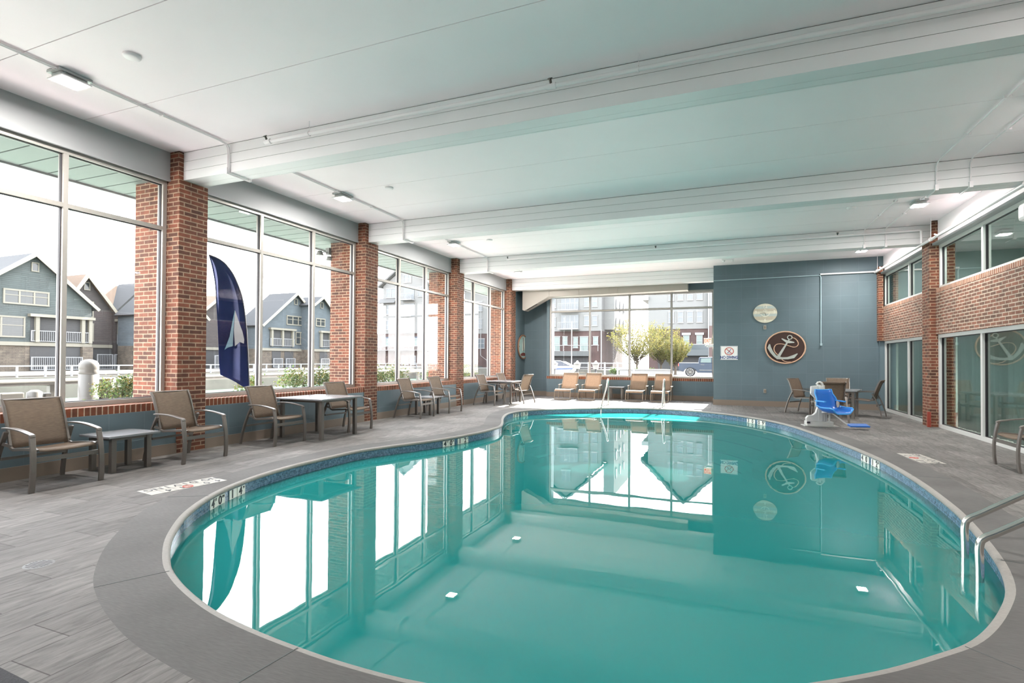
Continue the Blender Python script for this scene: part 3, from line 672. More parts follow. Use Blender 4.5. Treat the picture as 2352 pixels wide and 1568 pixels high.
# lounge chairs
LSL = slingm('lounger_sling_fabric', (.36, .25, .175), tr=.10); LFR = plain('tan_bronze_metal', (.30, .23, .17), .3, metal=.35)
def make_lounger():
    t = thing('lounge_chair', '', 'lounge chair', group='lounge chairs below the far window')
    for s in (-1, 1):
        x = s * .285
        rail = [(x, -.62, .30), (x, -.60, .335), (x, -.5, .362), (x, -.1, .355), (x, .16, .33)]
        MB().tube(rail, .014, 8).build('side_rail', LFR, t)
        MB().tube([(x, .13, .33), (x, .20, .42), (x, .34, .66), (x, .47, .90), (x * .97, .49, .925)], .014, 8).build('back_rail', LFR, t)
        MB().tube([(x * 1.08, .47, .012), (x * 1.08, .36, .30), (x * 1.08, .24, .50)], .015, 8).build('leg', LFR, t)
        MB().bar([(x * 1.12, -.04, .495), (x * 1.14, .1, .505), (x * 1.12, .28, .51)], .055, .022, side=(1, 0, 0)).build('arm', LFR, t, bevel=.006)
        MB().tube([(x * 1.10, -.01, .49), (x * 1.08, -.06, .30), (x * 1.06, -.12, .012)], .013, 8).build('leg', LFR, t)
    MB().tube([(-.285, -.56, .35), (-.29, -.60, .20), (-.29, -.62, .05), (-.26, -.63, .014), (.26, -.63, .014), (.29, -.62, .05), (.29, -.60, .20), (.285, -.56, .35)], .013, 8).build('sled_leg', LFR, t)
    MB().tube([(-.285, .49, .925), (.285, .49, .925)], .014, 8).build('head_tube', LFR, t)
    MB().tube([(-.285, -.1, .34), (.285, -.1, .34)], .012, 8).build('stretcher', LFR, t)
    N = 8
    prof = [(-.635, .285), (-.625, .325), (-.59, .352), (-.5, .372), (-.3, .362), (-.1, .348), (.06, .338), (.14, .345)]
    MB().sheet([[(-.275 + .55 * j / N, y, z) for j in range(N + 1)] for y, z in prof], .008).build('seat_sling', LSL, t)
    prof = [(.16, .365), (.22, .46), (.34, .675), (.44, .85), (.485, .93), (.50, .938), (.51, .925), (.49, .88)]
    MB().sheet([[(-.275 + .55 * j / N, y, z) for j in range(N + 1)] for y, z in prof], .006).build('back_sling', LSL, t)
    return t
lg = make_lounger()
for i, (x, y, lb) in enumerate([(-5.30, 18.72, 'tan sling lounge chair, leftmost of the four below the far window'), (-4.45, 18.80, 'tan sling lounge chair just left of the low side table, below the far window'),
                                (-2.83, 19.02, 'tan sling lounge chair just right of the low side table, below the far window'), (-1.99, 19.06, 'tan sling lounge chair, rightmost of the four below the far window')]):
    place(lg, i > 0, (x, y, 0), -.03, lb, 'lounge chairs below the far window')
# ------------------------------------------------------------------ pool rails, ladder, lift
def handrail(x, y0, label, dy):
    t = thing('pool_handrail', label, 'handrail', (x, y0, 0), 0, 'steel handrails over the entry steps')
    pts = spline([(0, 0, 0), (0, 0, .4), (0, -.005, .66), (0, -.03, .78), (0, -.09, .81), (0, -.16, .76), (0, -.35, .55), (0, -dy + .08, .10), (0, -dy, -.03), (0, -dy - .04, -.3), (0, -dy - .08, -.9)], 5, closed=False)
    MB().tube(pts, .024, 12).build('rail_tube', STEEL, t)
    MB().lathe([(.024, .0), (.055, .004), (.055, .012), (.03, .022), (.024, .022)], n=20).build('deck_flange', STEEL, t)
    return t
handrail(-3.37, 16.62, 'bent stainless steel handrail left of the pool entry steps', 1.05)
handrail(-1.70, 17.0, 'bent stainless steel handrail right of the pool entry steps', .70)
t = thing('pool_ladder', 'stainless steel pool ladder in the near right corner of the pool', 'ladder', (1.79, 5.28, 0), radians(-10.5))
for k, (yy) in enumerate((0, -.55)):
    pts = spline([(0, yy, -1.15), (0, yy, -.6), (0, yy, -.1), (0, yy, .10), (.03, yy, .16), (.10, yy, .21), (.36, yy, .40), (.70, yy, .63), (.85, yy, .68), (.93, yy, .62), (.95, yy, .45), (.95, yy, 0)], 6, closed=False)
    MB().tube(pts, .026, 14).build('grab_rail', STEEL, t)
    MB().lathe([(.026, 0), (.06, .004), (.06, .012), (.026, .022)], (.95, yy, 0), 20).build('deck_flange', STEEL, t)
for z in (-.30, -.55, -.80, -1.05): MB().box(-.035, .065, -.53, -.02, z - .012, z + .012).build('tread', plain('ladder_tread', (.16, .20, .20), .5, metal=.4) if z == -.30 else MATS['ladder_tread'], t, bevel=.004)
LW = plain('lift_white', (.55, .54, .52), .4); LB = plain('lift_blue_plastic', (.012, .12, .46), .3, spec=.6); LBL = plain('lift_blue_edge', (.05, .28, .66), .3)
t = thing('pool_lift', 'white accessibility pool lift with a scooped blue plastic seat', 'pool lift', (1.83, 13.17, 0), radians(8))
b = MB(); b.box(-.22, .46, -.14, .16, 0, .016); b.build('base_plate', LW, t, bevel=.004)
b = MB(); b.box(-.16, .36, -.10, .12, .016, .105); b.build('base_box', LW, t, bevel=.01)
b = MB(); b.prism([(-.155, .10), (-.16, .17), (-.12, .22), (-.03, .235), (.03, .29), (.06, .40), (.07, .60), (.20, .60), (.22, .105)], -.05, .06, 'y'); b.build('mast_shroud', LW, t, bevel=.01)
b = MB(); b.box(.075, .165, -.06, .06, .10, .86); b.build('mast', LW, t, bevel=.008)
b = MB(); b.cyl((.10, 0, .70), (.10, 0, .90), .042, 16); b.cyl((.175, .0, .72), (.175, .0, .89), .042, 16); b.build('actuator_cap', LW, t)
b = MB(); b.tube([(.05, 0, .90), (.08, 0, .945), (.12, 0, .955), (.16, 0, .93), (.175, 0, .89)], .022, 10); b.build('top_link', LW, t)
b = MB(); b.prism([(-.06, .86), (-.07, .70), (.02, .60), (.07, .60), (.07, .88)], -.04, .04, 'y'); b.build('pivot_bracket', LW, t, bevel=.008)
b = MB(); b.cyl((.24, -.02, .02), (.24, -.02, .34), .018, 8); b.cyl((.30, -.02, .02), (.30, -.02, .34), .018, 8)
for z in (.1, .18, .26): b.cyl((.24, -.02, z), (.30, -.02, z), .008, 6)
b.build('actuator_rods', LW, t)
b = MB(); b.box(-.165, -.10, -.112, -.095, .06, .10); b.build('nameplate', GASKET, t)
# seat: heading right and toward the camera
seat = MB(); N = 12
hx = Matrix.Rotation(radians(27), 4, 'Z')
prof = [(-.10, .79, .205), (-.085, .70, .225), (-.06, .58, .245), (-.03, .46, .262), (.02, .38, .272), (.12, .34, .278), (.25, .33, .28), (.38, .335, .275), (.44, .315, .25)]
rows = []
for d, z, hw in prof:
    r = []
    for j in range(N + 1):
        u = -1 + 2 * j / N; up = .11 * max(0, abs(u) - .55) ** 1.5 * 3.0
        f_ = 1.0 if z < .62 else .3
        r.append(hx @ Vector((-.0 + hw * u, 0, 0)) + hx @ Vector((0, -d, 0)) + Vector((0, 0, z + up * f_ * (1.0 if z < .42 else .4))) + hx @ Vector((0, -up * f_ * (.6 if z > .42 else 0), 0)))
    rows.append(r)
off = Vector((.20, -.14, 0)); rows = [[p + off for p in r] for r in rows]
so = seat.sheet(rows, .022).build('seat_shell', LB, t)
rim = [rows[0][j] for j in range(N + 1)] + [rows[i][N] for i in range(1, len(rows))] + [rows[-1][j] for j in range(N - 1, -1, -1)] + [rows[i][0] for i in range(len(rows) - 2, 0, -1)]
MB().tube(rim, .015, 8, closed=True).build('seat_rim', LBL, so)
for s in (-1, 1):
    p = hx @ Vector((s * .25, .02, .565)) + off; q = hx @ Vector((s * .25, -.24, .555)) + off
    MB().bar([p, q], .05, .028, side=hx @ Vector((1, 0, 0))).build('arm_rest', LBL, t, bevel=.008)
    r_ = hx @ Vector((s * .24, .03, .42)) + off; MB().tube([p, p.lerp(r_, .5) + Vector((0, 0, -.02)), r_], .014, 8).build('arm_post', LW, t)
b = MB(); a_ = hx @ Vector((0, -.05, .325)) + off; c_ = hx @ Vector((0, -.38, .325)) + off; b.tube([(.12, 0, .30), a_, c_], .018, 10); b.build('seat_support', LW, t)
b = MB(); p0 = hx @ Vector((-.05, -.22, .315)) + off; p1 = Vector((.50, -.42, .10)) ; p2 = Vector((.56, -.44, .09)); b.tube([p0, p0.lerp(p1, .95), p1, p2], .016, 10); b.build('footrest_arm', LW, t)
fr_ = MB().box(-.19, .19, -.09, .09, -.016, .016); fr_.xf(Matrix.Translation(Vector((.70, -.45, .085))) @ Matrix.Rotation(radians(6), 4, 'Z') @ Matrix.Rotation(radians(10), 4, 'X')); fr_.build('footrest', LB, t, bevel=.008)
b = MB(); p = hx @ Vector((.24, -.06, .50)) + off; b.tube([p + Vector((0, 0, .06)), p, p + Vector((0, 0, -.09))], [.026, .034, .020], 10); b.build('strap_roll', plain('lift_strap', (.55, .47, .36), .8), t)
o = MB().box(-.032, .028, -.05, .0, .0, .33).build('utility_box', plain('red_brown_paint', (.27, .04, .025), .5), loc=(4.125, 13.998, 0)); tag(o, 'small dark red box at the foot of the right brick column', 'box')
# ------------------------------------------------------------------ depth markers and deck writing
MARK = plain('marker_tile', (.80, .79, .72), .3); INK = plain('black_ink', (.015, .015, .02), .5); REDI = plain('red_ink', (.55, .06, .04), .5)
def nearest(pt):
    i = min(range(len(LIPS)), key=lambda k: (LIPS[k] - Vector(pt)).length); n = len(LIPS); tdir = (LIPS[(i + 1) % n] - LIPS[i - 1]).normalized(); return i, tdir
wallr = offs(LIPS, .027)
def along(pt, ds):
    i, _ = nearest(pt); n = len(LIPS); c = 0.0; step = 1 if ds > 0 else -1; k = i
    while c < abs(ds):
        q = (k + step) % n; d = (wallr[q] - wallr[k]).length
        if c + d >= abs(ds): p = wallr[k].lerp(wallr[q], (abs(ds) - c) / d); break
        c += d; k = q
    else: p = wallr[k]
    t = (wallr[(k + 1) % n] - wallr[k - 1]).normalized(); return p, t
def depth_marker(pt, ta, tb, label):
    p0, td = along(pt, .0001); nrm = Vector((-td.y, td.x))
    if nrm.dot(Vector((-1.5, 9)) - p0) < 0: nrm = -nrm
    t = thing('depth_marker', label, 'depth marker', (p0.x, p0.y, -.056), 0, 'white depth markers in the waterline tiles')
    sg = 1 if Vector((-nrm.y, nrm.x)).dot(td) > 0 else -1      # reading direction seen from the water
    for s_, (big, sup) in ((-1, ta), (1, tb)):
        for k in (0, 1):
            ds = sg * (s_ * .20 + (k - .5) * .155); p, tt = along(pt, ds); nn = Vector((-tt.y, tt.x))
            if nn.dot(nrm) < 0: nn = -nn
            xd = Vector((-nn.y, nn.x)); q = p - p0 + nn * .008
            fm = frame_m((q.x, q.y, 0), (xd.x, xd.y, 0), (0, 0, 1))
            fb = Matrix(((xd.x, nn.x, 0, q.x - nn.x * .003), (xd.y, nn.y, 0, q.y - nn.y * .003), (0, 0, 1, 0), (0, 0, 0, 1)))
            MB().box(-.076, .076, -.006, .001, -.165, 0).xf(fb).build('tile', MARK, t)
            text_mesh(big[k], .125, 'numeral', INK, t, fm @ Matrix.Translation((-.018, -.052, 0)), bold=.003)
            if sup[k]: text_mesh(sup[k], .042, 'unit_mark', INK, t, fm @ Matrix.Translation((.045, -.022, 0)))
depth_marker((-5.0, 4.22), (('4', '0'), ('FT', 'IN')), (('1', '4'), ('', 'M')), 'white depth marker 4 FT 0 and 1 4 at the left bend of the pool')
depth_marker((-4.53, 8.64), (('4', '0'), ('FT', 'IN')), (('1', '2'), ('', 'M')), 'white depth marker 4 FT 0 and 1 2 midway along the left edge')
depth_marker((-5.20, 13.68), (('3', '0'), ('FT', 'IN')), (('0', '9'), ('', 'M')), 'white depth marker 3 FT 0 and 0 9 at the far left of the pool')
depth_marker((.80, 14.32), (('3', '0'), ("'", "'")), (('0', '9'), ('', 'M')), 'white depth marker 3 0 and 0 9 in front of the pool lift')
depth_marker((2.08, 9.45), (('4', '0'), ("'", "'")), (('1', '2'), ('', 'M')), 'white depth marker 4 0 and 1 2 on the right pool edge')
TILEF = plain('deck_tile', (.42, .40, .36), .5)
def deck_sign(c, xd, label, nums, k_=.85):
    t = thing('deck_marker', label, 'deck sign', (c[0], c[1], .0008), 0, 'white no diving tiles set in the deck')
    xd = Vector((xd[0], xd[1], 0)).normalized(); yd = Vector((-xd.y, xd.x, 0))
    fm = frame_m((0, 0, 0), xd, yd) @ Matrix.Diagonal((k_, 1.0, 1, 1))
    for r in (-1, 1):
        for k in range(6): MB().box(-.465 + .156 * k, -.315 + .156 * k, r * .079 - .075, r * .079 + .075, 0, .0016).xf(fm).build('tile', TILEF, t)
    for k, chh in enumerate('NODIVING'):
        text_mesh(chh, .135, 'letter', INK, t, fm @ Matrix.Translation((-.43 + .108 * k + (.05 if k > 1 else 0), -.079, .002)), ext=.0004, bold=.002)
    for k, chh in enumerate(nums):
        if chh == 'o':
            MB().tube([fm @ Vector((.0 + .055 * cos(a), .079 + .055 * sin(a), .0025)) for a in [j * pi / 12 for j in range(24)]], .005, 5, closed=True).bar([fm @ Vector((-.04, .118, .003)), fm @ Vector((.04, .04, .003))], .009, .001).build('no_diving_symbol', REDI, t)
        else: text_mesh(chh, .135, 'letter', INK, t, fm @ Matrix.Translation((-.39 + .155 * k, .079, .002)), ext=.0004, bold=.002)
deck_sign((-5.50, 4.07), (-.16, -1), 'white no diving and depth tiles in the deck at the left of the pool', '40o14')
deck_sign((2.66, 9.37), (-.10, 1), 'white no diving and depth tiles in the deck near the corridor windows', '40o12')
o = MB()
o.lathe([(0, .002), (.075, .002), (.085, 0)], n=28); t = thing('floor_drain', 'round slotted metal floor drain in the left foreground deck', 'drain', (-4.30, 2.15, 0))
o.build('drain_plate', plain('drain_metal', (.13, .125, .12), .6), t)
s_ = MB()
for i in range(-4, 5):
    for k in range(-4, 5):
        if i * i + k * k < 19: s_.box(i * .016 - .0045, i * .016 + .0045, k * .016 - .0045, k * .016 + .0045, .0021, .0030)
so = s_.build('drain_holes', GASKET, t); so['kind'] = 'stuff'
m_ = MB(); m_.prism([(-3.9, .2), (-2.2, .2), (-2.2, 1.10), (-2.45, 1.28), (-2.75, 1.345), (-3.1, 1.365), (-3.9, 1.37)], 0, .022); o = m_.build('floor_mat', plain('woven_mat', (.045, .045, .05), .9, noise=.5, nscale=120, bump=.8), bevel=.008); tag(o, 'corner of a dark woven floor mat at the lower left picture corner', 'mat')
# ------------------------------------------------------------------ things on the far wall
WB = plain('sign_white', (.80, .80, .79), .4); NAVY = plain('navy_ink', (.02, .045, .20), .5)
t = thing('no_diving_sign', 'white NO DIVING sign with a red circle on the blue wall', 'sign', (.165, YBLUE - .012, 1.66))
MB().box(-.255, .255, -.004, .006, -.222, .222).build('sign_plate', WB, t, bevel=.003)
bd = MB(); 
for a in ((-.243, .243, .209, .215), (-.243, .243, -.215, -.209)): bd.box(a[0], a[1], -.006, -.003, a[2], a[3])
bd.box(-.245, -.239, -.006, -.003, -.213, .213); bd.box(.239, .245, -.006, -.003, -.213, .213); bd.build('sign_border', NAVY, t)
fm = frame_m((0, -.006, 0), (1, 0, 0), (0, 0, 1))
text_mesh('NO DIVING', .125, 'lettering', NAVY, t, fm @ Matrix.Translation((0, -.145, 0)), bold=.004, sx=.80)
MB().tube([(.125 * cos(a), -.008, .055 + .115 * sin(a)) for a in [j * pi / 20 for j in range(40)]], .010, 6, closed=True).build('prohibition_ring', REDI, t)
MB().bar([(-.085, -.009, .135), (.085, -.009, -.025)], .006, .016, side=(0, 1, 0)).build('prohibition_bar', REDI, t)
MB().bar([(-.05, -.008, .0), (.0, -.008, .045), (.055, -.008, .12)], .004, .016, side=(0, 1, 0)).bar([(-.055, -.008, .10), (.0, -.008, .045), (.06, -.008, .01)], .004, .012, side=(0, 1, 0)).tube([(-.07, -.008, -.02), (-.02, -.008, -.012), (.03, -.008, -.02), (.07, -.008, -.012)], .004, 5).build('diver_pictogram', NAVY, t)
# plank clock
t = thing('anchor_clock', 'round weathered plank clock with a white anchor on the blue wall', 'clock', (1.20, YBLUE - .03, 2.895))
rx, rz_ = .342, .300
cl_ = MB().prism([(rx * cos(a), rz_ * sin(a)) for a in [j * pi / 32 for j in range(64)]], .0, .028, 'y').build('clock_rim', plain('clock_rim_wood', (.40, .36, .28), .6), t)
PL = [plain('clock_plank_%s' % n_, c_, .7, noise=.12, nscale=14) for n_, c_ in (('pale', (.68, .64, .52)), ('tan', (.52, .46, .36)), ('grey', (.46, .52, .50)))]
cuts = [-.30, -.21, -.10, -.02, .06, .14, .22, .30]
for k in range(7):
    z0, z1 = cuts[k] + .001, cuts[k + 1] - .001; up = []; lo = []
    pts = []
    for j in range(9):
        z = z0 + (z1 - z0) * j / 8; w_ = rx * .975 * math.sqrt(max(0, 1 - (z / (rz_ * .985)) ** 2)); pts.append((w_, z))
    poly = pts + [(-a, b) for a, b in reversed(pts)]
    poly = [p for i, p in enumerate(poly) if i == 0 or (Vector(p) - Vector(poly[i - 1])).length > 1e-5]
    MB().prism(poly, -.006, .002, 'y').build('plank', PL[(0, 1, 2, 0, 1, 2, 0)[k]], t)
CR = plain('clock_cream', (.80, .76, .66), .6)
fm = frame_m((0, -.008, 0), (1, 0, 0), (0, 0, 1))
for tx, x, z, sz in (('12', 0, .21, .13), ('6', 0, -.215, .12), ('3', .26, .03, .13), ('9', -.26, .03, .13)): text_mesh(tx, sz, 'numeral', CR, t, fm @ Matrix.Translation((x, z, 0)), bold=.003)
an = MB(); an.bar([(0, -.009, .12), (0, -.009, -.10)], .004, .022, side=(0, 1, 0)); an.bar([(-.06, -.009, .075), (.06, -.009, .075)], .004, .018, side=(0, 1, 0))
an.bar([(-.13, -.009, .0), (-.10, -.009, -.06), (-.05, -.009, -.09), (0, -.009, -.11), (.05, -.009, -.09), (.10, -.009, -.06), (.13, -.009, .0)], .004, [.012, .02, .026, .03, .026, .02, .012], side=(0, 1, 0)); an.tube([(.025 * cos(a), -.009, .13 + .02 * sin(a)) for a in [j * pi / 8 for j in range(16)]], .006, 5, closed=True)
an.build('anchor_motif', CR, t)
MB().bar([(0, -.013, .01), (-.145, -.013, .0)], .003, .008, side=(0, 1, 0)).build('minute_hand', INK, t); MB().bar([(0, -.014, .01), (.018, -.014, -.075)], .003, .010, side=(0, 1, 0)).build('hour_hand', INK, t)
# anchor plaque
t = thing('anchor_plaque', 'round dark brown plaque with a silver anchor and rope border', 'wall decoration', (1.757, YBLUE - .03, 1.826))
rx, rz_ = .545, .484
MB().prism([(rx * .96 * cos(a), rz_ * .96 * sin(a)) for a in [j * pi / 32 for j in range(64)]], .0, .028, 'y').build('plaque_board', plain('dark_brown_board', (.040, .014, .010), .5), t)
ROPE = plain('rope_tan', (.62, .40, .28), .8); rp = MB()
for s in range(3):
    rp.tube([((rx + .011 * cos(j * .9 + s * 2.094)) * cos(2 * pi * j / 240), -.006 + .011 * sin(j * .9 + s * 2.094), (rz_ + .011 * cos(j * .9 + s * 2.094)) * sin(2 * pi * j / 240)) for j in range(240)], .0125, 5, closed=True)
rp.build('rope_border', ROPE, t)
ANCM = plain('anchor_silver', (.46, .48, .45), .4, metal=.3)
def PX(x, y): return ((x - 905) / 797 * 1.125, (1022 - y) / 630 * 1.0)      # drawing units on the plaque
a2 = MB(); top = PX(985, 860); bot = PX(755, 1225)
a2.bar([(top[0], -.022, top[1]), (bot[0], -.022, bot[1])], .030, [.030, .085], side=(0, 1, 0))
p, q, r_, s4 = PX(835, 850), PX(930, 905), PX(985, 915), PX(1080, 925)
a2.bar([(p[0], -.02, p[1]), (q[0], -.02, q[1]), (r_[0], -.02, r_[1]), (s4[0], -.02, s4[1])], .026, [.028, .075, .08, .028], side=(0, 1, 0))
arm = [PX(*k) for k in ((598, 955), (590, 1020), (640, 1110), (700, 1180), (755, 1222), (850, 1230), (950, 1228), (1060, 1200), (1140, 1140))]
a2.bar([(x, -.02, z) for x, z in arm], .028, [.03, .10, .085, .075, .085, .065, .07, .10, .02], side=(0, 1, 0))
rc = PX(992, 828); a2.tube([(rc[0] + .062 * cos(a), -.022, rc[1] + .058 * sin(a)) for a in [j * pi / 12 for j in range(24)]], .014, 8, closed=True)
a2.build('anchor', ANCM, t)
rope = [PX(*k) for k in ((1030, 830), (1090, 850), (1140, 900), (1155, 960), (1120, 1005), (1060, 1015), (990, 995), (900, 965), (810, 950), (730, 965), (690, 1020), (690, 1080), (730, 1140), (800, 1200), (860, 1270), (940, 1300), (1010, 1300))]
rs_ = spline([(x, -.014, z) for x, z in rope], 8, closed=False); rr = MB()
for s in range(2): rr.tube([(p.x + .007 * cos(j * 1.0 + s * pi), p.y + .007 * sin(j * 1.0 + s * pi), p.z) for j, p in enumerate(rs_)], .011, 5)
rr.build('anchor_rope', ROPE, t)
OUT = plain('outlet_grey', (.34, .33, .29), .4, metal=.3)
for z, lb in ((2.455, 'small grey outlet box between the two round decorations'), (.475, 'small grey outlet box low on the blue wall')):
    t = thing('wall_outlet', lb, 'outlet', (1.195, YBLUE - .02, z), 0, 'grey outlet boxes on the blue wall')
    MB().box(-.04, .04, -.005, .02, -.065, .065).build('cover_box', OUT, t, bevel=.005); MB().box(-.022, .022, -.010, -.004, -.04, .04).build('socket_face', BASET, t)
# exit sign on the recess corner
t = thing('exit_sign', 'lit EXIT sign at the right edge of the far window', 'sign', (-.49, 19.50, 2.0))
MB().box(-.145, .19, -.02, .02, .0, .19).build('sign_box', plain('exit_box', (.52, .48, .38), .5), t, bevel=.004)
MB().box(-.135, .10, -.024, -.019, .01, .18).build('lit_face', plain('exit_face', (.8, .62, .45), .5, emit=((1, .75, .5), .35)), t)
text_mesh('EXIT', .17, 'lettering', plain('exit_red', (.65, .04, .02), .5, emit=((1, .06, .02), .3)), t, frame_m((-.02, -.026, .095), (1, 0, 0), (0, 0, 1)), bold=.004, sx=.62)
t = thing('emergency_light', 'small white emergency light unit under the EXIT sign', 'light', (-.43, 19.52, 1.88))
MB().box(-.11, .12, -.03, .02, .0, .085).build('body', WB, t, bevel=.01); MB().lathe([(0, 0), (.03, .005), (.035, .04), (.0, .045)], (-.13, -.02, .03), 12).build('lamp_head', WB, t)
# oval picture clock on the left wall near the corner
t = thing('shell_clock', 'round wall clock with a sailing picture and brown rim near the corner', 'clock', (-7.46, 19.77, 1.92))
def DX(r0, r1, x0, x1, n=48): return [(r0 * cos(2 * pi * j / n), r1 * sin(2 * pi * j / n)) for j in range(n)]
MB().prism(DX(.55, .45, 0, 0), 0, .03, 'x').build('clock_face', plain('clock_mint', (.42, .58, .55), .6, noise=.25, nscale=6), t)
MB().tube([(.03, .56 * cos(a), .46 * sin(a)) for a in [j * pi / 32 for j in range(64)]], .032, 8, closed=True).build('clock_rim', plain('clock_brown_wood', (.24, .12, .07), .5), t)
MB().prism([(-.10, -.15), (.12, -.15), (.16, .0), (.10, .36), (.02, .42), (-.08, .1)], .03, .036, 'x').build('sail_motif', CR, t)
MB().prism([(-.30, -.28), (-.22, -.36), (.20, -.36), (.30, -.26), (.0, -.22)], .03, .037, 'x').build('hull_motif', plain('clock_maroon', (.18, .04, .03), .6), t)
MB().bar([(.045, 0, 0), (.045, -.03, .36)], .006, .035, side=(1, 0, 0)).build('minute_hand', INK, t); MB().bar([(.045, 0, 0), (.045, .02, -.18)], .006, .04, side=(1, 0, 0)).build('hour_hand', INK, t)
fm = frame_m((.034, 0, 0), (0, 1, 0), (0, 0, 1))
for tx, x, z in (('3', .40, 0), ('9', -.42, 0), ('12', 0, .36)): text_mesh(tx, .10, 'numeral', INK, t, fm @ Matrix.Translation((x, z, 0)))

# ------------------------------------------------------------------ outside
random.seed(4)
TONE = 0.35
CONC = plain('pale_pavement', (.20, .185, .165), .8, noise=.1, nscale=.6); SEAW = plain('weathered_seawall', (.17, .155, .135), .9, noise=.35, nscale=1.2)
def canal():
    mt, nt, b = nm('canal_water'); b.inputs['Base Color'].default_value = (.10, .17, .12, 1); b.inputs['Roughness'].default_value = .12
    g = node(nt, 'ShaderNodeNewGeometry'); n = node(nt, 'ShaderNodeTexNoise'); n.inputs['Scale'].default_value = 1.4; n.inputs['Detail'].default_value = 4; L(nt, g.outputs['Position'], n.inputs['Vector'])
    bp = node(nt, 'ShaderNodeBump'); bp.inputs['Strength'].default_value = .6; bp.inputs['Distance'].default_value = .1; L(nt, n.outputs[0], bp.inputs['Height']); L(nt, bp.outputs[0], b.inputs['Normal']); return mt
o = MB().box(-41.38, -12.32, -30, 75.5, -1.9, -1.35).box(-12.32, -9.52, 26.1, 75.5, -1.9, -1.35).build('canal_water', canal()); tag(o, 'calm green canal water between the pool building and the houses', 'water', kind='stuff')
BOUNCEM = plain('white_bounce_ground', (1.4, 1.34, 1.34), .8, noise=.05, nscale=.8)  # unseen ground strip, whitened to bounce daylight up to the ceiling
o = MB().box(-12.0, -7.9, -20, 26, -1.9, -.12).build('ground_bounce_strip', BOUNCEM); struct(o)
o = MB().box(-9.5, 60, 20.3, 90, -1.9, -.06).box(4.6, 60, -20, 20.3, -1.9, -.1).build('ground_near', CONC); struct(o)
o = MB().box(-150, -42, -40, 150, -1.9, .22).box(-42, -9.5, 76, 150, -1.9, .0).box(-9.5, 80, 90, 150, -1.9, -.06).build('ground_far', CONC); struct(o)
o = MB().box(-41.95, -41.4, -40, 76.1, -1.9, .10).box(-42, -9.5, 75.6, 76.1, -1.9, .05).build('seawall', SEAW); tag(o, 'long low weathered seawall across the canal', 'seawall')
o = MB().box(-12.3, -11.95, -20, 26, -1.9, .0).build('seawall', SEAW); tag(o, 'low seawall just outside the left windows', 'seawall')
# eaves
t = thing('roof_overhang', 'pale green boarded eave above the left windows outside', 'roof')
e = MB(); y = YS
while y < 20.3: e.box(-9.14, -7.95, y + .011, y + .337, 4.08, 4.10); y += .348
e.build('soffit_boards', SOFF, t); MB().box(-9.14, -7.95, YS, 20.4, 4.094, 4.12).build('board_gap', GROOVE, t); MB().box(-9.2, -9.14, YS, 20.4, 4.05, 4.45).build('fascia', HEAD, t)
MB().box(-9.2, -8.0, YS, 20.4, 4.35, 4.9).build('roof_slab', HEAD, t)
t = thing('roof_overhang', 'beige boarded eave above the far window outside', 'roof'); e = MB(); x = -7.9
while x < 5.0: e.box(x + .008, x + .292, 20.05, 20.62, 3.93, 3.95); x += .30
e.build('soffit_boards', plain('beige_soffit', (.50, .44, .38), .6), t); MB().box(-7.9, 5.0, 20.05, 20.62, 3.945, 4.3).build('board_gap', GROOVE, t); MB().box(-7.9, 5.0, 20.62, 20.68, 3.9, 4.3).build('fascia', HEAD, t)
o = MB().box(-8.3, 8.0, YS - .4, 20.5, 4.80, 5.0).build('roof', HEAD); struct(o)
# siding houses -------------------------------------------------
def siding(name, c, c2, h=.16): return brick(name, c, c2, tuple(k * .55 for k in c), 1.3, h, ms=.012, offset=.37, rough=.8, bump=.6, vary=.10, dist=.02, nsc=1.5)
SBLUE = siding('blue_grey_shingle', (.125, .150, .148), (.105, .130, .130)); SBROWN = siding('brown_shingle', (.10, .082, .078), (.085, .07, .068)); SLBL = siding('light_blue_shingle', (.15, .185, .21), (.135, .165, .19))
STONE = brick('stacked_stone', (.24, .195, .145), (.17, .135, .105), (.10, .08, .065), .42, .13, ms=.012, bump=.7, vary=.3, dist=.02, nsc=2)
CREAM = plain('cream_trim', (.36, .335, .27), .6); RDARK = plain('dark_shingle_roof', (.050, .052, .058), .9, noise=.2, nscale=4); RTAN = plain('tan_shingle_roof', (.24, .155, .10), .9, noise=.2, nscale=4)
HGL = plain('house_window_glass', (.07, .08, .085), .15); HSH = plain('painted_shade_wall', (.075, .075, .078), .8); FENW = plain('white_vinyl', (.42, .43, .45), .5)  # HSH paints shade as a dark tone on porches, garages, lower walls
def hwin(t, X, y0, y1, z0, z1, n=1, tr=.13, rail=True):
    f = MB(); f.box(X, X + .10, y0, y1, z0, z0 + tr); f.box(X, X + .10, y0, y1, z1 - tr, z1); w = (y1 - y0 - tr) / n
    for k in range(n + 1): f.box(X, X + .085, y0 + k * w + .001, y0 + k * w + tr - .001, z0 + .02, z1 - .02)
    if rail: f.box(X + .02, X + .08, y0, y1, (z0 + z1) / 2 + .1, (z0 + z1) / 2 + .16)
    fo = f.build('window_frame', CREAM, t); MB().box(X + .01, X + .04, y0 + .02, y1 - .02, z0 + .02, z1 - .02).build('pane', HGL, fo)
def balus(t, X, y0, y1, z0, z1, name='railing', st=.14, mat=None):
    f = MB(); f.box(X - .03, X + .03, y0, y1, z1 - .07, z1); f.box(X - .025, X + .025, y0, y1, z0, z0 + .06); n = max(2, int((y1 - y0) / st))
    for k in range(n + 1):
        y = y0 + (y1 - y0) * k / n; w = .045 if k in (0, n) else .016; f.box(X - w, X + w, y - w, y + w, z0, z1)
    f.build(name, mat or FENW, t)
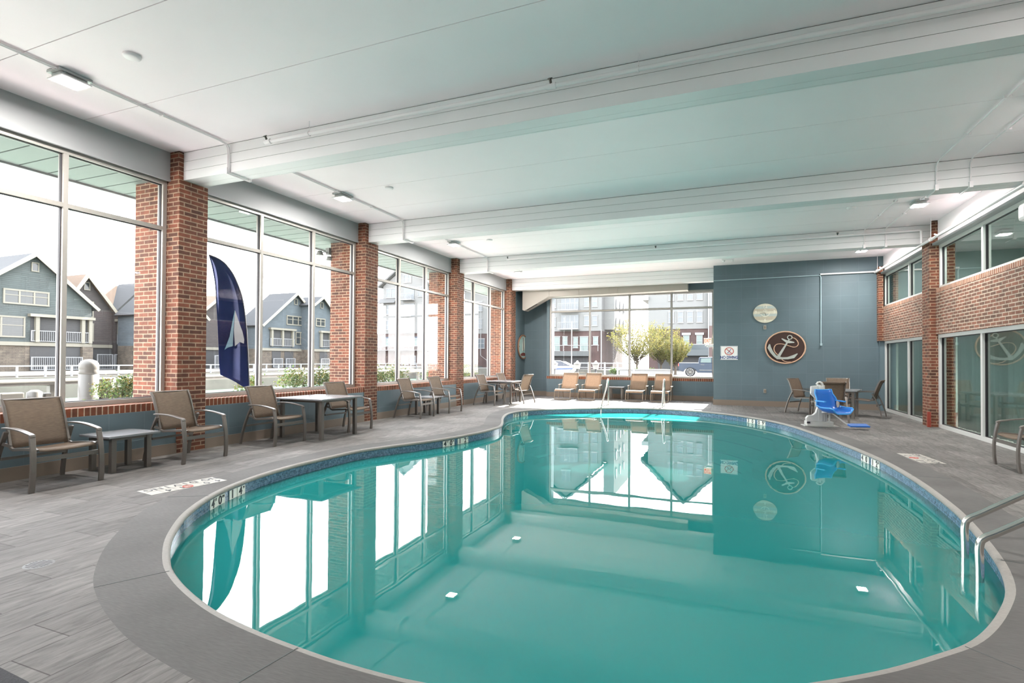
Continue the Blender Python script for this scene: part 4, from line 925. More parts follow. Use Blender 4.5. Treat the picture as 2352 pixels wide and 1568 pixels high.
def house(label, X, yl, zl, ya, za, yr, zr, wall, roof, depth=14, base=2.6, fasc=.22, lower=STONE, vent=True, group='gabled houses across the canal'):
    t = thing('house', label, 'house', (0, 0, 0), 0, group)
    w = MB(); w.prism([(yl, base), (yr, base), (yr, zr), (ya, za), (yl, zl)], X - depth, X, 'x'); w.build('upper_wall', wall, t)
    MB().box(X - depth, X - .02, yl, yr, .2, base).build('lower_wall', lower, t)
    ov = .55; r = MB()
    def slope(y0, z0, y1, z1):
        d = Vector((y1 - y0, z1 - z0)).normalized(); nn = Vector((-d.y, d.x)) * (1 if d.x > 0 else -1)
        if nn.y < 0: nn = -nn
        e0 = Vector((y0, z0)) - d * .45; e1 = Vector((y1, z1)); r.prism([tuple(e0), tuple(e1), tuple(e1 + nn * .14), tuple(e0 + nn * .14)], X - depth, X + ov, 'x')
        return e0, e1, nn
    A = slope(yl, zl, ya, za); B = slope(yr, zr, ya, za); r.build('roof', roof, t)
    f = MB()
    for q_, (e0, e1, nn) in enumerate((A, B)): f.prism([tuple(e0 - nn * .12), tuple(e1 - nn * .16), tuple(e1 + nn * .17), tuple(e0 + nn * .15)], X + ov - .02, X + ov + .06 + .004 * q_, 'x')
    f.build('rake_board', CREAM, t); MB().box(X, X + .12, yl, yr, base - fasc, base + .10).build('floor_band', CREAM, t)
    if vent: hwin(t, X, ya - .10, ya + .45, za - 1.45, za - .65, 1, .08, False)
    return t
def porch(t, X, y0, y1, z0, z1, posts, pw=.28, up=True):
    MB().box(X + .005, X + .015, y0, y1, z0, z1).build('porch_shade_panel', HSH, t)  # first box: flat dark panel painted as the porch's shade
    for p in posts: MB().box(X + .02, X + .30, p - pw / 2, p + pw / 2, z0, z1).build('porch_post', CREAM, t)
    MB().box(X, X + .45, y0 - .2, y1 + .2, z1, z1 + .24).build('porch_beam', CREAM, t); balus(t, X + .22, y0, y1, z0 + .05, z0 + 1.0)
def mull_house(t, X, up, dn, po, posts, lowp):
    hwin(t, X, *up[0], *up[1], n=up[2]); hwin(t, X, *dn[0], *dn[1], n=2); porch(t, X, *po[0], *po[1], posts)
    for a, b in lowp: MB().box(X + .002, X + .012, a, b, .25, 2.35).build('porch_shade_panel', HSH, t); balus(t, X + .3, a, b, .3, 1.45)  # dark panel painted as shade under the lower porch
h = house('blue-grey shingled gable house, nearest at the left edge', -55, 21.8, 6.2, 26.69, 10.2, 31.3, 6.1, SBLUE, RDARK)
mull_house(h, -55, ((24.71, 27.92), (5.84, 7.09), 3), ((23.0, 26.23), (3.05, 4.84)), ((26.6, 31.2), (2.72, 4.88)), [27.0, 30.5, 31.1], [(26.6, 30.4)])
MB().box(-55.01, -54.7, 30.45, 31.3, .2, 2.4).build('stone_pier', STONE, h)
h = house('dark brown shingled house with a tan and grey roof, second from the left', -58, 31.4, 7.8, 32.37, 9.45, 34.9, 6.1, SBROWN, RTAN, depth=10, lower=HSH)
hwin(h, -58, 32.6, 33.17, 5.35, 6.94); hwin(h, -58, 32.6, 33.2, 3.0, 4.8)
r = MB(); r.prism([(-58.3, 6.3), (-62.0, 9.3), (-66.0, 6.3)], 32.4, 42.4, 'y'); r.build('side_roof', RTAN, h)
MB().box(-66, -58.6, 34.9, 42.3, .2, 6.3).build('side_wall', SBROWN, h)
v = MB(); v.prism([(34.9, 6.15), (40.2, 6.15), (38.0, 9.5)], -62, -57.4, 'x'); v.build('grey_roof_valley', RDARK, h)
porch(h, -57.6, 35.1, 37.3, 2.75, 5.1, [35.3, 36.7, 37.2]); MB().box(-58.3, -57.61, 34.9, 40, .2, 6.15).build('porch_wall', SBROWN, h)
MB().box(-57.6, -57.2, 36.5, 37.4, .2, 2.6).build('stone_pier', STONE, h)
for a in (33.0, 34.6, 36.0): balus(h, -57.0, a, a + 1.4, .25, 1.75)
h = house('blue-grey gable house half hidden behind the feather flag', -53.5, 34.8, 5.9, 38.0, 9.3, 41.6, 5.9, SLBL, RDARK, depth=3.4)
mull_house(h, -53.5, ((36.9, 38.7), (5.5, 6.9), 2), ((36.3, 37.4), (2.95, 4.8)), ((38.0, 41.4), (2.7, 4.85)), [38.2, 40.0, 41.3], [(38.0, 41.0)])
h = house('brown house with a tan side roof, right of the feather flag', -56, 42.6, 6.3, 45.5, 8.8, 48.0, 6.2, SBROWN, RTAN, depth=10, lower=HSH)
r = MB(); r.prism([(-56.3, 6.2), (-60.0, 8.9), (-64.0, 6.2)], 44.0, 50.0, 'y'); r.build('side_roof', RDARK, h); MB().box(-64, -56.4, 48, 50, .2, 6.2).build('side_wall', SBROWN, h)
for a in (43.5, 45.2): balus(h, -54.0, a, a + 1.5, .25, 1.75)
h = house('light blue gable house seen between the middle mullions', -52, 48.2, 5.6, 53.44, 9.9, 55.7, 7.9, SLBL, RDARK, depth=4.2)
mull_house(h, -52, ((52.07, 55.08), (5.75, 6.98), 3), ((53.6, 55.31), (3.25, 4.93)), ((49.4, 53.2), (2.95, 4.99)), [49.6, 51.3, 53.0], [(49.8, 51.2), (51.8, 53.3)])
h = house('light blue gable house beyond, beside the second brick pier', -50, 54.6, 8.6, 56.0, 9.6, 60.2, 5.9, SLBL, RDARK, depth=6)
mull_house(h, -50, ((55.1, 56.85), (5.7, 6.8), 2), ((58.4, 59.6), (3.0, 4.9)), ((55.9, 57.8), (2.95, 4.9)), [56.0, 57.7], [(55.9, 57.4)])
# white rail on the far seawall
t = thing('seawall_railing', 'long white railing on the seawall across the canal', 'railing'); f = MB(); f.box(-41.75, -41.67, -20, 75, .80, .88); f.box(-41.75, -41.69, -20, 75, .26, .32); y = -20
f.build('rails', FENW, t); f = MB(); 
while y < 75: f.box(-41.76, -41.66, y - .05, y + .05, .1, .85); y += 1.52
fo = f.build('posts', FENW, t); fo['kind'] = 'stuff'
# pale apartment blocks -----------------------------------------
APT = plain('pale_apartment_siding', (.33, .33, .325), .8, noise=.03, nscale=.5); APTB = brick('apartment_brick', (.115, .055, .048), (.085, .042, .040), (.15, .10, .09), .21, .07, vary=.2, nsc=1, bump=0)
AW = plain('apartment_white_trim', (.50, .50, .50), .6); AG = plain('apartment_window_glass', (.22, .25, .28), .2); AGRN = plain('apartment_green_glass', (.24, .32, .31), .2); AROOF = plain('apartment_roof', (.20, .20, .20), .9)
APB = plain('apartment_blue_panel', (.10, .15, .22), .7)
def awin(t, Y, x0, x1, z0, z1, n=1, g=None, tr=.12):
    f = MB(); w = (x1 - x0) / n
    for k in range(n): 
        a, b = x0 + k * w, x0 + (k + 1) * w; f.box(a, a + tr / 2, Y - .10, Y, z0, z1); f.box(b - tr / 2 + .001, b, Y - .10, Y, z0, z1)
    f.box(x0 - tr / 2, x1 + tr / 2, Y - .12, Y, z0 - tr, z0); f.box(x0 - tr / 2, x1 + tr / 2, Y - .12, Y, z1, z1 + tr); f.box(x0, x1, Y - .09, Y, (z0 + z1) / 2 - .03, (z0 + z1) / 2 + .03)
    fo = f.build('window_frame', AW, t); MB().box(x0, x1, Y - .05, Y - .01, z0, z1).build('pane', g or AG, fo)
def abalc(t, Y, x0, x1, z, h=1.05, roof=False):
    b = MB(); b.box(x0, x1, Y - 1.3, Y, z - .18, z); bo = b.build('balcony', AW, t); f = MB(); f.box(x0, x1, Y - 1.3, Y - 1.25, z + h - .06, z + h); n = int((x1 - x0) / .16)
    for k in range(n + 1): x = x0 + (x1 - x0) * k / n; f.box(x - .014, x + .014, Y - 1.3, Y - 1.27, z, z + h)
    f.build('railing', AW, bo)
    MB().box(x0 + .2, x1 - .2, Y - .03, Y - .005, z, z + 2.3).build('door_recess', AG, bo)
# block left (seen through the third bay)
t = thing('apartment_building', 'pale five storey apartment block seen through the third left window bay', 'building', group='pale apartment blocks with brick bases')
MB().prism([(-58.6, 6.1), (-49.0, 6.1), (-49.0, 14.9), (-53.4, 18.6), (-58.6, 14.9)], 82, 96, 'y').build('upper_wall', APT, t)
MB().box(-60, -45.9, 82.1, 96, 0, 6.1).build('brick_base', APTB, t)
r = MB(); r.prism([(-59.3, 14.6), (-53.4, 18.9), (-53.4, 19.25), (-59.3, 14.95)], 81.3, 96, 'y'); r.prism([(-48.4, 14.6), (-53.4, 18.9), (-53.4, 19.25), (-48.4, 14.95)], 81.3, 96, 'y'); r.build('roof', AROOF, t)
MB().prism([(81.0, 11.7), (82.0, 12.6), (82.0, 11.7)], -59.3, -55.6, 'x').build('canopy_roof', AROOF, t)
for z0, z1 in ((12.75, 14.35), (9.7, 11.4), (6.85, 8.5)): awin(t, 82, -57.9, -55.7, z0, z1, 2); awin(t, 82, -51.1, -50.1, z0, z1)
awin(t, 82, -54.1, -52.5, 15.4, 16.7, 2)
for z in (12.2, 9.2, 6.35): abalc(t, 81.95, -54.3, -51.7, z)
MB().box(-58.6, -50.0, 81.9, 82.1, 3.8, 5.5).build('blue_panel', APB, t)
for a, b in ((-57.9, -57.2), (-56.6, -55.3), (-53.4, -52.6), (-51.9, -50.1)): awin(t, 81.9, a, b, 3.95, 5.1, 1, AGRN)
for a, b in ((-54.5, -53.1), (-52.6, -51.5), (-50.3, -49.1)): awin(t, 82.1, a, b, .5, 1.95, 1, AG)
f = MB(); f.box(-60, -46, 81.0, 81.06, 3.7, 3.78); f.box(-60, -46, 80.9, 82.1, 3.0, 3.1)
for k in range(10): f.box(-59.9 + k * 1.5, -59.82 + k * 1.5, 81, 81.06, 3.1, 3.75)
f.build('terrace_railing', AW, t)
# block in the fourth bay
t = thing('apartment_building', 'pale apartment wing with brick lower floors seen through the fourth left bay', 'building', group='pale apartment blocks with brick bases')
MB().box(-45.8, -31, 90, 104, 6.3, 14.5).build('upper_wall', APT, t); MB().box(-45.9, -31, 90.1, 104, 0, 6.3).build('brick_base', APTB, t)
MB().box(-46.3, -30.6, 89.6, 104.4, 14.5, 14.9).build('roof', AROOF, t)
for x in (-45.5, -43.2, -40.7, -38.2, -35.7, -33.4): 
    for z in (7.3, 10.6): awin(t, 90, x, x + 1.2, z, z + 1.7)
    awin(t, 90.1, x, x + 1.6, 3.6, 5.3, 2)
g = MB(); g.tube([(-42.2, 89.6, 12), (-42.2, 89.6, 2.2), (-40.9, 89.6, 1.3), (-40.8, 89.6, .2)], .06, 6); g.build('downpipe', AW, t)
# block B
t = thing('apartment_building', 'pale apartment block with balconies at the left of the far window', 'building', group='pale apartment blocks with brick bases')
MB().prism([(-30.5, 6.21), (-18.37, 6.21), (-18.37, 15.4), (-24.27, 20.8), (-30.5, 15.4)], 85, 104, 'y').build('upper_wall', APT, t)
MB().box(-30.5, -18.36, 85.1, 104, 0, 6.21).build('brick_base', APTB, t); MB().box(-18.4, -16.7, 87, 104, 6.5, 20.5).build('side_wing', APT, t)
r = MB(); r.prism([(-31.2, 15.1), (-24.27, 21.1), (-24.27, 21.5), (-31.2, 15.5)], 84.3, 104, 'y'); r.prism([(-17.7, 15.1), (-24.27, 21.1), (-24.27, 21.5), (-17.7, 15.5)], 84.3, 104, 'y'); r.build('roof', AROOF, t)
for k in range(4):
    z = 7.1 + 3.12 * k
    if k < 3:
        awin(t, 85, -21.28, -20.45, z, z + 1.55, 1); awin(t, 85, -19.93, -19.05, z, z + 1.55, 1); awin(t, 85, -26.9, -26.1, z, z + 1.4)
        abalc(t, 84.9, -25.4, -22.0, z - .5)
        for xx in (-24.5, -23.7, -22.9): MB().box(xx, xx + .10, 84.86, 84.9, z - .4, z + 1.7).build('door_mullion', AW, t)
    for yy in (88.5, 92, 95.5): 
        fo = MB().box(-16.72, -16.66, yy, yy + 1.0, z, z + 1.5).build('window_frame', AW, t); MB().box(-16.66, -16.64, yy + .12, yy + .88, z + .1, z + 1.4).build('pane', AG, fo)
awin(t, 85, -25.0, -23.5, 16.6, 18.2, 2)
for a, b, z0, z1 in ((-26.7, -25.4, 3.0, 5.3), (-24.96, -24.1, 3.95, 5.28), (-23.14, -22.3, 3.5, 5.2), (-22.0, -20.6, 3.0, 5.25), (-19.78, -18.95, 3.95, 5.22)): awin(t, 85.1, a, b, z0, z1, 1, AGRN)
b = MB(); b.box(-30.5, -20.3, 84.2, 85.1, 2.1, 2.9); b.build('canopy', plain('grey_canopy', (.16, .17, .17), .8), t); MB().box(-30, -20.6, 85.04, 85.09, 0, 2.1).build('garage_shade_panel', HSH, t)  # last box: flat panel painting the garage shade below the canopy
f = MB(); f.box(-30.5, -18.6, 84.1, 84.16, 3.8, 3.88)
for k in range(9): f.box(-30.4 + k * 1.45, -30.33 + k * 1.45, 84.1, 84.16, 2.9, 3.85)
f.build('terrace_railing', AW, t); MB().box(-18.5, -18.36, 84.9, 85.1, 0, 6.4).build('downpipe', AW, t)
# block C
t = thing('apartment_building', 'pale gabled apartment block at the right of the far window', 'building', group='pale apartment blocks with brick bases')
MB().prism([(-10.99, 6.3), (2.0, 6.3), (2.0, 14.0), (-.5, 14.6), (-5.65, 19.4), (-10.99, 14.2)], 85, 104, 'y').build('upper_wall', APT, t)
MB().box(-10.9, 2.0, 85.1, 104, 0, 6.3).build('brick_base', APTB, t); MB().box(-2.05, 2.2, 84.3, 85.1, 0, 6.66).build('brick_bay', plain('rose_brick', (.20, .13, .12), .8), t)
MB().box(-2.1, 2.2, 84.28, 85.0, 6.66, 14).build('bay_wall', APT, t); MB().box(-2.15, -2.02, 84.2, 84.35, 0, 14).build('corner_pipe', AW, t)
r = MB(); r.prism([(-12.0, 13.5), (-5.65, 19.7), (-5.65, 20.2), (-12.0, 14.0)], 84.3, 104, 'y'); r.prism([(.6, 13.5), (-5.65, 19.7), (-5.65, 20.2), (.6, 14.0)], 84.3, 104, 'y'); r.build('roof', AROOF, t)
MB().box(-11.9, -10.9, 84.6, 104, 10.9, 11.5).build('eave_return', AW, t)
for x in (-7.95, -6.58, -5.16, -3.8):
    for z in (7.3, 10.75, 14.0): awin(t, 85, x, x + .84, z, z + 1.6)
for a, b, z0, z1 in ((-5.75, -4.85, 3.95, 5.3), (-3.83, -2.95, 3.55, 5.3)):
    awin(t, 85.1, a, b, z0, z1, 1, AGRN); MB().box(a - .2, b + .2, 84.9, 85.1, z1 + .05, z1 + .4).build('lintel', AW, t)
MB().box(-9.5, -2.1, 84.0, 85.1, 2.2, 3.1).build('terrace_parapet', plain('terrace_grey', (.14, .16, .17), .8), t); MB().box(-9.5, -2.1, 84.0, 84.05, 3.85, 3.95).build('terrace_rail', AW, t); MB().box(-9.5, -2.1, 84.02, 84.04, 3.1, 3.85).build('terrace_glass', plain('terrace_dark_glass', (.08, .11, .13), .2), t)
MB().box(-9.5, -2.2, 85.04, 85.09, 0, 2.2).build('garage_shade_panel', HSH, t)  # flat dark panel painting the garage shade under the terrace
# trees -----------------------------------------------------------
BARK = plain('tree_bark', (.16, .12, .085), .9, noise=.2, nscale=8)
def leafm(name, c, c2):
    c = tuple(k * .5 for k in c); c2 = tuple(k * .5 for k in c2); mt, nt, b = nm(name); g = node(nt, 'ShaderNodeNewGeometry'); n = node(nt, 'ShaderNodeTexNoise'); n.inputs['Scale'].default_value = 2.5; L(nt, g.outputs['Position'], n.inputs['Vector'])
    mx = node(nt, 'ShaderNodeMix', data_type='RGBA'); mr = node(nt, 'ShaderNodeMapRange'); mr.inputs[1].default_value = .38; mr.inputs[2].default_value = .62; L(nt, n.outputs[0], mr.inputs[0]); L(nt, mr.outputs[0], mx.inputs[0])
    mx.inputs[6].default_value = (*c, 1); mx.inputs[7].default_value = (*c2, 1); L(nt, mx.outputs[2], b.inputs['Base Color']); b.inputs['Roughness'].default_value = .6
    o = nt.nodes['Material Output']; m1 = node(nt, 'ShaderNodeMixShader'); m1.inputs[0].default_value = .45; tr = node(nt, 'ShaderNodeBsdfTranslucent'); L(nt, mx.outputs[2], tr.inputs[0]); L(nt, b.outputs[0], m1.inputs[1]); L(nt, tr.outputs[0], m1.inputs[2]); L(nt, m1.outputs[0], o.inputs[0]); return mt
LEAF = leafm('yellow_green_leaf', (.17, .18, .035), (.27, .225, .06)); LEAF2 = leafm('shrub_leaf', (.08, .14, .045), (.17, .22, .07)); YEL = plain('yellow_blossom', (.50, .42, .10), .7)
def leaves(mb, c, r, n, s, rnd):
    for _ in range(n):
        p = Vector((rnd.gauss(0, 1), rnd.gauss(0, 1), rnd.gauss(0, 1))); p = Vector((p.x * r[0], p.y * r[1], p.z * r[2])) * .55 + c
        a = Vector((rnd.uniform(-1, 1), rnd.uniform(-1, 1), rnd.uniform(-.3, 1))).normalized(); b = a.orthogonal().normalized(); k = s * rnd.uniform(.6, 1.3)
        mb.add([p - b * k * .4, p + a * k * .2 - b * 0, p + b * k * .4, p + a * k], [(0, 1, 2), (0, 2, 3)])
def vase_tree(x, y, h, w, label, seed):
    rnd = random.Random(seed); t = thing('tree', label, 'tree', (x, y, -.06), 0, 'vase shaped trees outside the far window')
    tr = MB(); tr.tube([(0, 0, 0), (.02, 0, h * .16), (0, 0, h * .30)], [.13, .10, .09], 8); fo = MB()
    for k in range(46):
        a = k * 2.399; q = math.sqrt((k + .5) / 46); top = Vector((cos(a) * q * w, sin(a) * q * w, h * (1.0 - .30 * q * q * rnd.uniform(.5, 1.3)) * rnd.uniform(.93, 1.04)))
        st = Vector((0, 0, h * rnd.uniform(.14, .28))); md = st.lerp(top, .5) + Vector((cos(a) * q * w * .08, sin(a) * q * w * .08, -h * .03))
        tr.tube([st, md, top], [.035, .02, .008], 5)
        for j in range(9):
            f = .30 + .70 * j / 8; pt = (st.lerp(md, f * 2) if f < .5 else md.lerp(top, f * 2 - 1)); leaves(fo, pt, (.13 * w * .5, .13 * w * .5, .2), 20, .12, rnd)
    tr.build('trunk', BARK, t); fo.build('foliage', LEAF, t)
vase_tree(-8.4, 56, 5.5, 3.3, 'large yellow-green vase shaped tree in the middle of the far window', 1)
vase_tree(-6.5, 61, 5.4, 2.3, 'smaller yellow-green tree between the large tree and the pickup', 2)
vase_tree(-4.7, 58, 4.0, 1.75, 'yellow-green tree just left of the parked pickup', 3)
def shrub(x, y, z, r, label, seed, grp, mat=None, blos=True, n=700, s=.05, H=None):
    rnd = random.Random(seed); t = thing('shrub', label, 'shrub', (x, y, z), 0, grp); fo = MB(); st = MB(); bl = MB()
    for k in range(9):
        a = rnd.uniform(0, 6.28); q = rnd.uniform(.1, .8); p = Vector((cos(a) * r * q, sin(a) * r * q, (H or r) * rnd.uniform(.8, 1.08))); st.tube([(0, 0, 0), p], [.012, .005], 4)
        leaves(fo, p, (r * .4, r * .4, r * .45), n // 9, s, rnd)
        if blos: leaves(bl, p + Vector((0, 0, r * .2)), (r * .4, r * .4, r * .35), n // 24, s * .9, rnd)
    st.build('stems', BARK, t); fo.build('foliage', mat or LEAF2, t)
    if blos: bl.build('blossoms', YEL, t)
G = 'flowering shrubs outside the left windows'
for i, (x, y, r, lb) in enumerate([(-9.4, 3.75, .36, 'leafy shrub outside, seen through the nearest armchair back'), (-9.6, 5.9, .36, 'yellow flowering shrub left of the first outside brick pier'), (-9.9, 8.95, .34, 'yellow flowering shrub at the foot of the feather flag'),
    (-9.7, 9.9, .44, 'broad flowering shrub low in the middle of the second window bay'), (-9.4, 10.6, .42, 'flowering shrub behind the tall square table'), (-9.3, 11.45, .56, 'taller flowering shrub beside the second outside brick pier'),
    (-9.3, 12.9, .48, 'flowering shrub outside the third bay at its left'), (-9.3, 14.1, .50, 'flowering shrub outside the third bay, left pane'), (-9.2, 15.9, .5, 'flowering shrub outside the third bay, right pane'), (-9.0, 18.0, .5, 'yellow shrub outside the fourth window bay')]):
    shrub(x, y, -.12, r, lb, 20 + i, G, H=(1.0, 1.02, .95, 1.0, 1.02, 1.22, 1.05, 1.1, 1.1, 1.1)[i])
for i, (x, y) in enumerate([(-7.5, 50), (-6.3, 50), (-9.6, 50)]): shrub(x, y, -.06, .5, ['low green shrub below the large tree, right', 'low green shrub right of the large tree trunk', 'low yellowish shrub below the large tree, left'][i], 50 + i, 'low shrubs under the trees', blos=False, n=700, s=.10)
# pickup ---------------------------------------------------------
TB = plain('pickup_blue', (.045, .075, .13), .25, metal=.3, spec=.8); RUB = plain('tyre_rubber', (.02, .02, .02), .8); CHR = plain('chrome', (.7, .7, .7), .15, metal=1)
t = thing('pickup_truck', 'dark blue pickup truck parked outside the right end of the far window', 'pickup truck', (-3.75, 50, -.02))
b = MB(); b.prism([(.0, .55), (.0, 1.22), (1.72, 1.24), (1.74, 1.20), (5.2, 1.18), (5.55, 1.0), (5.6, .45), (4.9, .38), (1.6, .38), (1.45, .62), (1.2, .78), (.75, .78), (.5, .62), (.42, .45)], 0, 1.9, 'y'); b.build('body', TB, t, bevel=.03)
b = MB(); b.prism([(1.62, 1.2), (1.70, 1.68), (1.80, 1.76), (3.4, 1.78), (4.1, 1.2)], .08, 1.82, 'y'); b.build('cab', TB, t, bevel=.04)
MB().prism([(1.85, 1.28), (1.90, 1.64), (2.72, 1.68), (2.72, 1.28)], .06, .09, 'y').build('side_window', AGRN, t); MB().prism([(2.80, 1.28), (2.80, 1.68), (3.35, 1.68), (3.85, 1.28)], .06, .09, 'y').build('side_window', AGRN, t)
MB().box(0, 1.70, -.02, .04, 1.22, 1.28).build('bed_rail', AW, t); MB().box(1.75, 5.0, -.03, .01, .58, .64).build('side_trim', CHR, t); MB().box(-.06, .02, .05, .2, .95, 1.18).build('tail_light', REDI, t)
for dx in (1.76, 2.68): MB().box(dx + .12, dx + .42, -.025, .0, 1.07, 1.11).build('door_handle', CHR, t)
for x in (.97, 4.45):
    w = MB(); w.cyl((x, -.02, .42), (x, .24, .42), .42, 28); wo = w.build('wheel', RUB, t); w = MB(); w.cyl((x, -.04, .42), (x, 0, .42), .09, 12)
    for k in range(8): a = k * pi / 4; w.bar([(x + .08 * cos(a), -.03, .42 + .08 * sin(a)), (x + .28 * cos(a), -.03, .42 + .28 * sin(a))], .02, .06, side=(0, 1, 0))
    w.tube([(x + .29 * cos(a), -.03, .42 + .29 * sin(a)) for a in [j * pi / 12 for j in range(24)]], .025, 6, closed=True); w.build('rim', CHR, wo)
# lanterns, boats, dock railing behind
LG = plain('lantern_white', (.45, .43, .40), .5)
for i, (x, lb) in enumerate([(-8.68, 'white garden lantern on a short post, leftmost outside the far window'), (-7.38, 'white garden lantern with a bird shape, left of the first mullion'), (-6.36, 'white garden lantern just right of the first mullion')]):
    t = thing('garden_lantern', lb, 'lantern', (x, 28, -.06), 0, 'white lanterns outside the far window')
    MB().box(-.05, .05, -.05, .05, 0, 1.0).build('post', plain('lantern_post', (.10, .10, .11), .6) if i == 0 else MATS['lantern_post'], t); MB().prism([(-.11, .98), (.11, .98), (.17, 1.26), (-.17, 1.26)], -.13, .13, 'y').build('lamp_body', LG, t, bevel=.01); MB().lathe([(.20, 1.26), (.20, 1.29), (.06, 1.38), (.05, 1.43), (0, 1.45)], n=10).build('cap', LG, t)
BW = plain('boat_white', (.42, .41, .40), .35)
t = thing('motor_boat', 'white cabin motor boat moored left of the far window', 'boat', (-12.9, 40, -.05))
MB().prism([(-1.2, .78), (-1.0, .25), (1.6, .25), (2.35, .95), (2.30, 1.02), (-1.2, .98)], -.8, .9, 'y').build('hull', BW, t, bevel=.04); MB().prism([(-.9, 1.0), (-.8, 1.38), (1.2, 1.36), (1.95, 1.02)], -.6, .7, 'y').build('windscreen', plain('boat_dark_glass', (.06, .08, .14), .2), t); MB().tube([(-.9, -.7, 1.42), (1.2, -.7, 1.40), (2.0, -.7, 1.05)], .03, 6).build('grab_rail', AW, t); MB().bar([(-1.1, -.82, .72), (2.2, -.82, .82)], .02, .06).build('hull_stripe', NAVY, t)
MB().cyl((1.9, 0, .9), (1.9, 0, 4.5), .04, 8).build('mast', AW, t)
t = thing('dock_railing', 'white railing along the walkway outside the far window', 'railing', (0, 35, 0)); f = MB(); f.box(-9.1, -5.4, 0, .05, 1.18, 1.25); f.box(-9.1, -5.4, 0, .05, .9, .94); f.build('rails', FENW, t)
for x in (-8.45, -7.35, -6.5, -5.45): MB().box(x - .05, x + .05, -.02, .08, -.06, 1.28).build('post', FENW, t)
for k, (y, x0, x1) in enumerate([(31, -6.2, -3.9), (44, -8.0, -3.9)]):
    t = thing('planter_wall', ['low white wall outside the far window, left of the pickup', 'low pale wall behind the shrubs under the trees'][k], 'wall', (0, y, -.06)); MB().box(x0, x1, 0, .3, 0, .55 + .15 * k).build('wall_body', BW, t, bevel=.01); MB().box(x0 - .05, x1 + .05, -.05, .35, .55 + .15 * k, .61 + .15 * k).build('wall_cap', BW, t)
# boats on the canal in the third bay
for i, (x, y, lb) in enumerate([(-14.2, 20.3, 'white pedal boat with round seats, left in the third bay'), (-14.5, 25.5, 'white pedal boat right of it in the third bay')]):
    t = thing('pedal_boat', lb, 'boat', (x, y, -.55), .3, 'white pedal boats on the canal'); MB().prism([(-1.3, .25), (-.9, 0), (.9, 0), (1.5, .4), (.6, .5), (-1.3, .5)], -.7, .7, 'y').build('hull', BW, t, bevel=.08)
    for s in (-.35, .35): MB().lathe([(0, .5), (.2, .55), (.26, .75), (.2, .95), (0, 1.0)], (-.3, s, 0), 14).build('seat', BW, t)
for i in range(5):
    o = MB().lathe([(.10, -1.2), (.10, .2), (.0, .32)], n=10).build('dock_post', BW, loc=(-14.0, 27.6 + i * 1.1, -.1)); tag(o, 'white dock post in the row beyond the pedal boats', 'post', 'white dock posts on the canal')
# white pipe rail and bollard outside the first bay
PW = plain('painted_steel_post', (.21, .19, .165), .45)
t = thing('pipe_barrier', 'thick cream pipe rail along the near seawall outside', 'railing', (-11.5, 0, 0)); MB().tube([(0, -10, .945), (0, 24, .945)], .066, 14).build('pipe', PW, t)
for y in (-2, 5.9, 12.5, 18.5): MB().box(-.05, .05, y - .05, y + .05, -.12, .95).build('post', PW, t)
o = MB().lathe([(.155, -.12), (.155, 1.08), (.148, 1.085), (.148, 1.10), (.155, 1.105), (.148, 1.13), (.155, 1.15), (.148, 1.165), (.155, 1.19), (.155, 1.27), (.12, 1.335), (.05, 1.365), (0, 1.37)], n=28).build('bollard_light', PW, loc=(-11.0, 6.23, 0)); tag(o, 'cream bollard with a louvred domed top outside the first window', 'bollard')
o = MB().lathe([(.155, -.12), (.155, .98), (.14, 1.0), (0, 1.0)], n=28).build('service_post', PW, loc=(-11.05, 6.56, 0)); tag(o, 'shorter cream cylinder post right of the domed bollard', 'post')
t = thing('water_pedestal', 'narrow cream pedestal with a black tap right of the cylinder post', 'post', (-10.95, 6.80, -.12)); MB().box(-.08, .08, -.1, .1, 0, .96).build('pedestal', PW, t, bevel=.01); MB().tube([(.10, 0, .74), (.16, 0, .74), (.16, .05, .70)], .03, 8).lathe([(.0, 0), (.05, 0), (.05, .03), (0, .03)], (.14, 0, .78), 10).build('tap', RUB, t)
t = thing('power_pedestal', 'cream dockside box on posts, half hidden by the nearest armchair', 'post', (-11.0, 5.05, -.12)); MB().box(-.10, .10, -.16, .16, 0, .93).build('pedestal', PW, t, bevel=.02); MB().lathe([(.11, 0), (.11, .92), (.05, .96), (0, .96)], (.02, .34, 0), 20).build('round_post', PW, t); MB().box(-.09, .09, .46, .56, 0, .90).build('side_post', PW, t, bevel=.02)
# feather flag
FN = plain('flag_navy', (.030, .045, .17), .9, spec=.1, noise=.25, nscale=2.5); FB = plain('flag_light_blue', (.05, .22, .34), .6); FWH = plain('flag_grey_white', (.36, .38, .44), .6)
t = thing('feather_flag', 'tall navy feather flag with a white sail shape outside the second bay', 'flag', (-9.6, 0, 0))
edge = spline([(7.56, 3.48, 0), (7.74, 3.45, 0), (7.91, 3.38, 0), (8.07, 3.24, 0), (8.20, 3.06, 0), (8.35, 2.74, 0), (8.43, 2.38, 0), (8.48, 2.0, 0), (8.53, 1.4, 0), (8.575, .72, 0)], 4, closed=False)
left = spline([(7.56, 3.48, 0), (7.60, 3.36, 0), (7.64, 3.18, 0), (7.68, 2.95, 0), (7.71, 2.73, 0), (7.75, 2.4, 0), (7.79, 2.1, 0), (7.83, 1.7, 0), (7.86, 1.3, 0), (7.89, 1.06, 0)], 4, closed=False)
rows = []
for i, (a, b) in enumerate(zip(left, edge)):
    k = i / (len(left) - 1); bb = Vector((b.x, b.y)); aa = Vector((a.x, a.y)); row = []
    for j in range(11):
        u = j / 10; p = aa.lerp(bb, u); row.append((.035 * sin(u * 7 + k * 5) * min(1, k * 3) * (1 - u), p.x, p.y))
    rows.append(row)
MB().sheet(rows, .004).build('flag_cloth', FN, t)
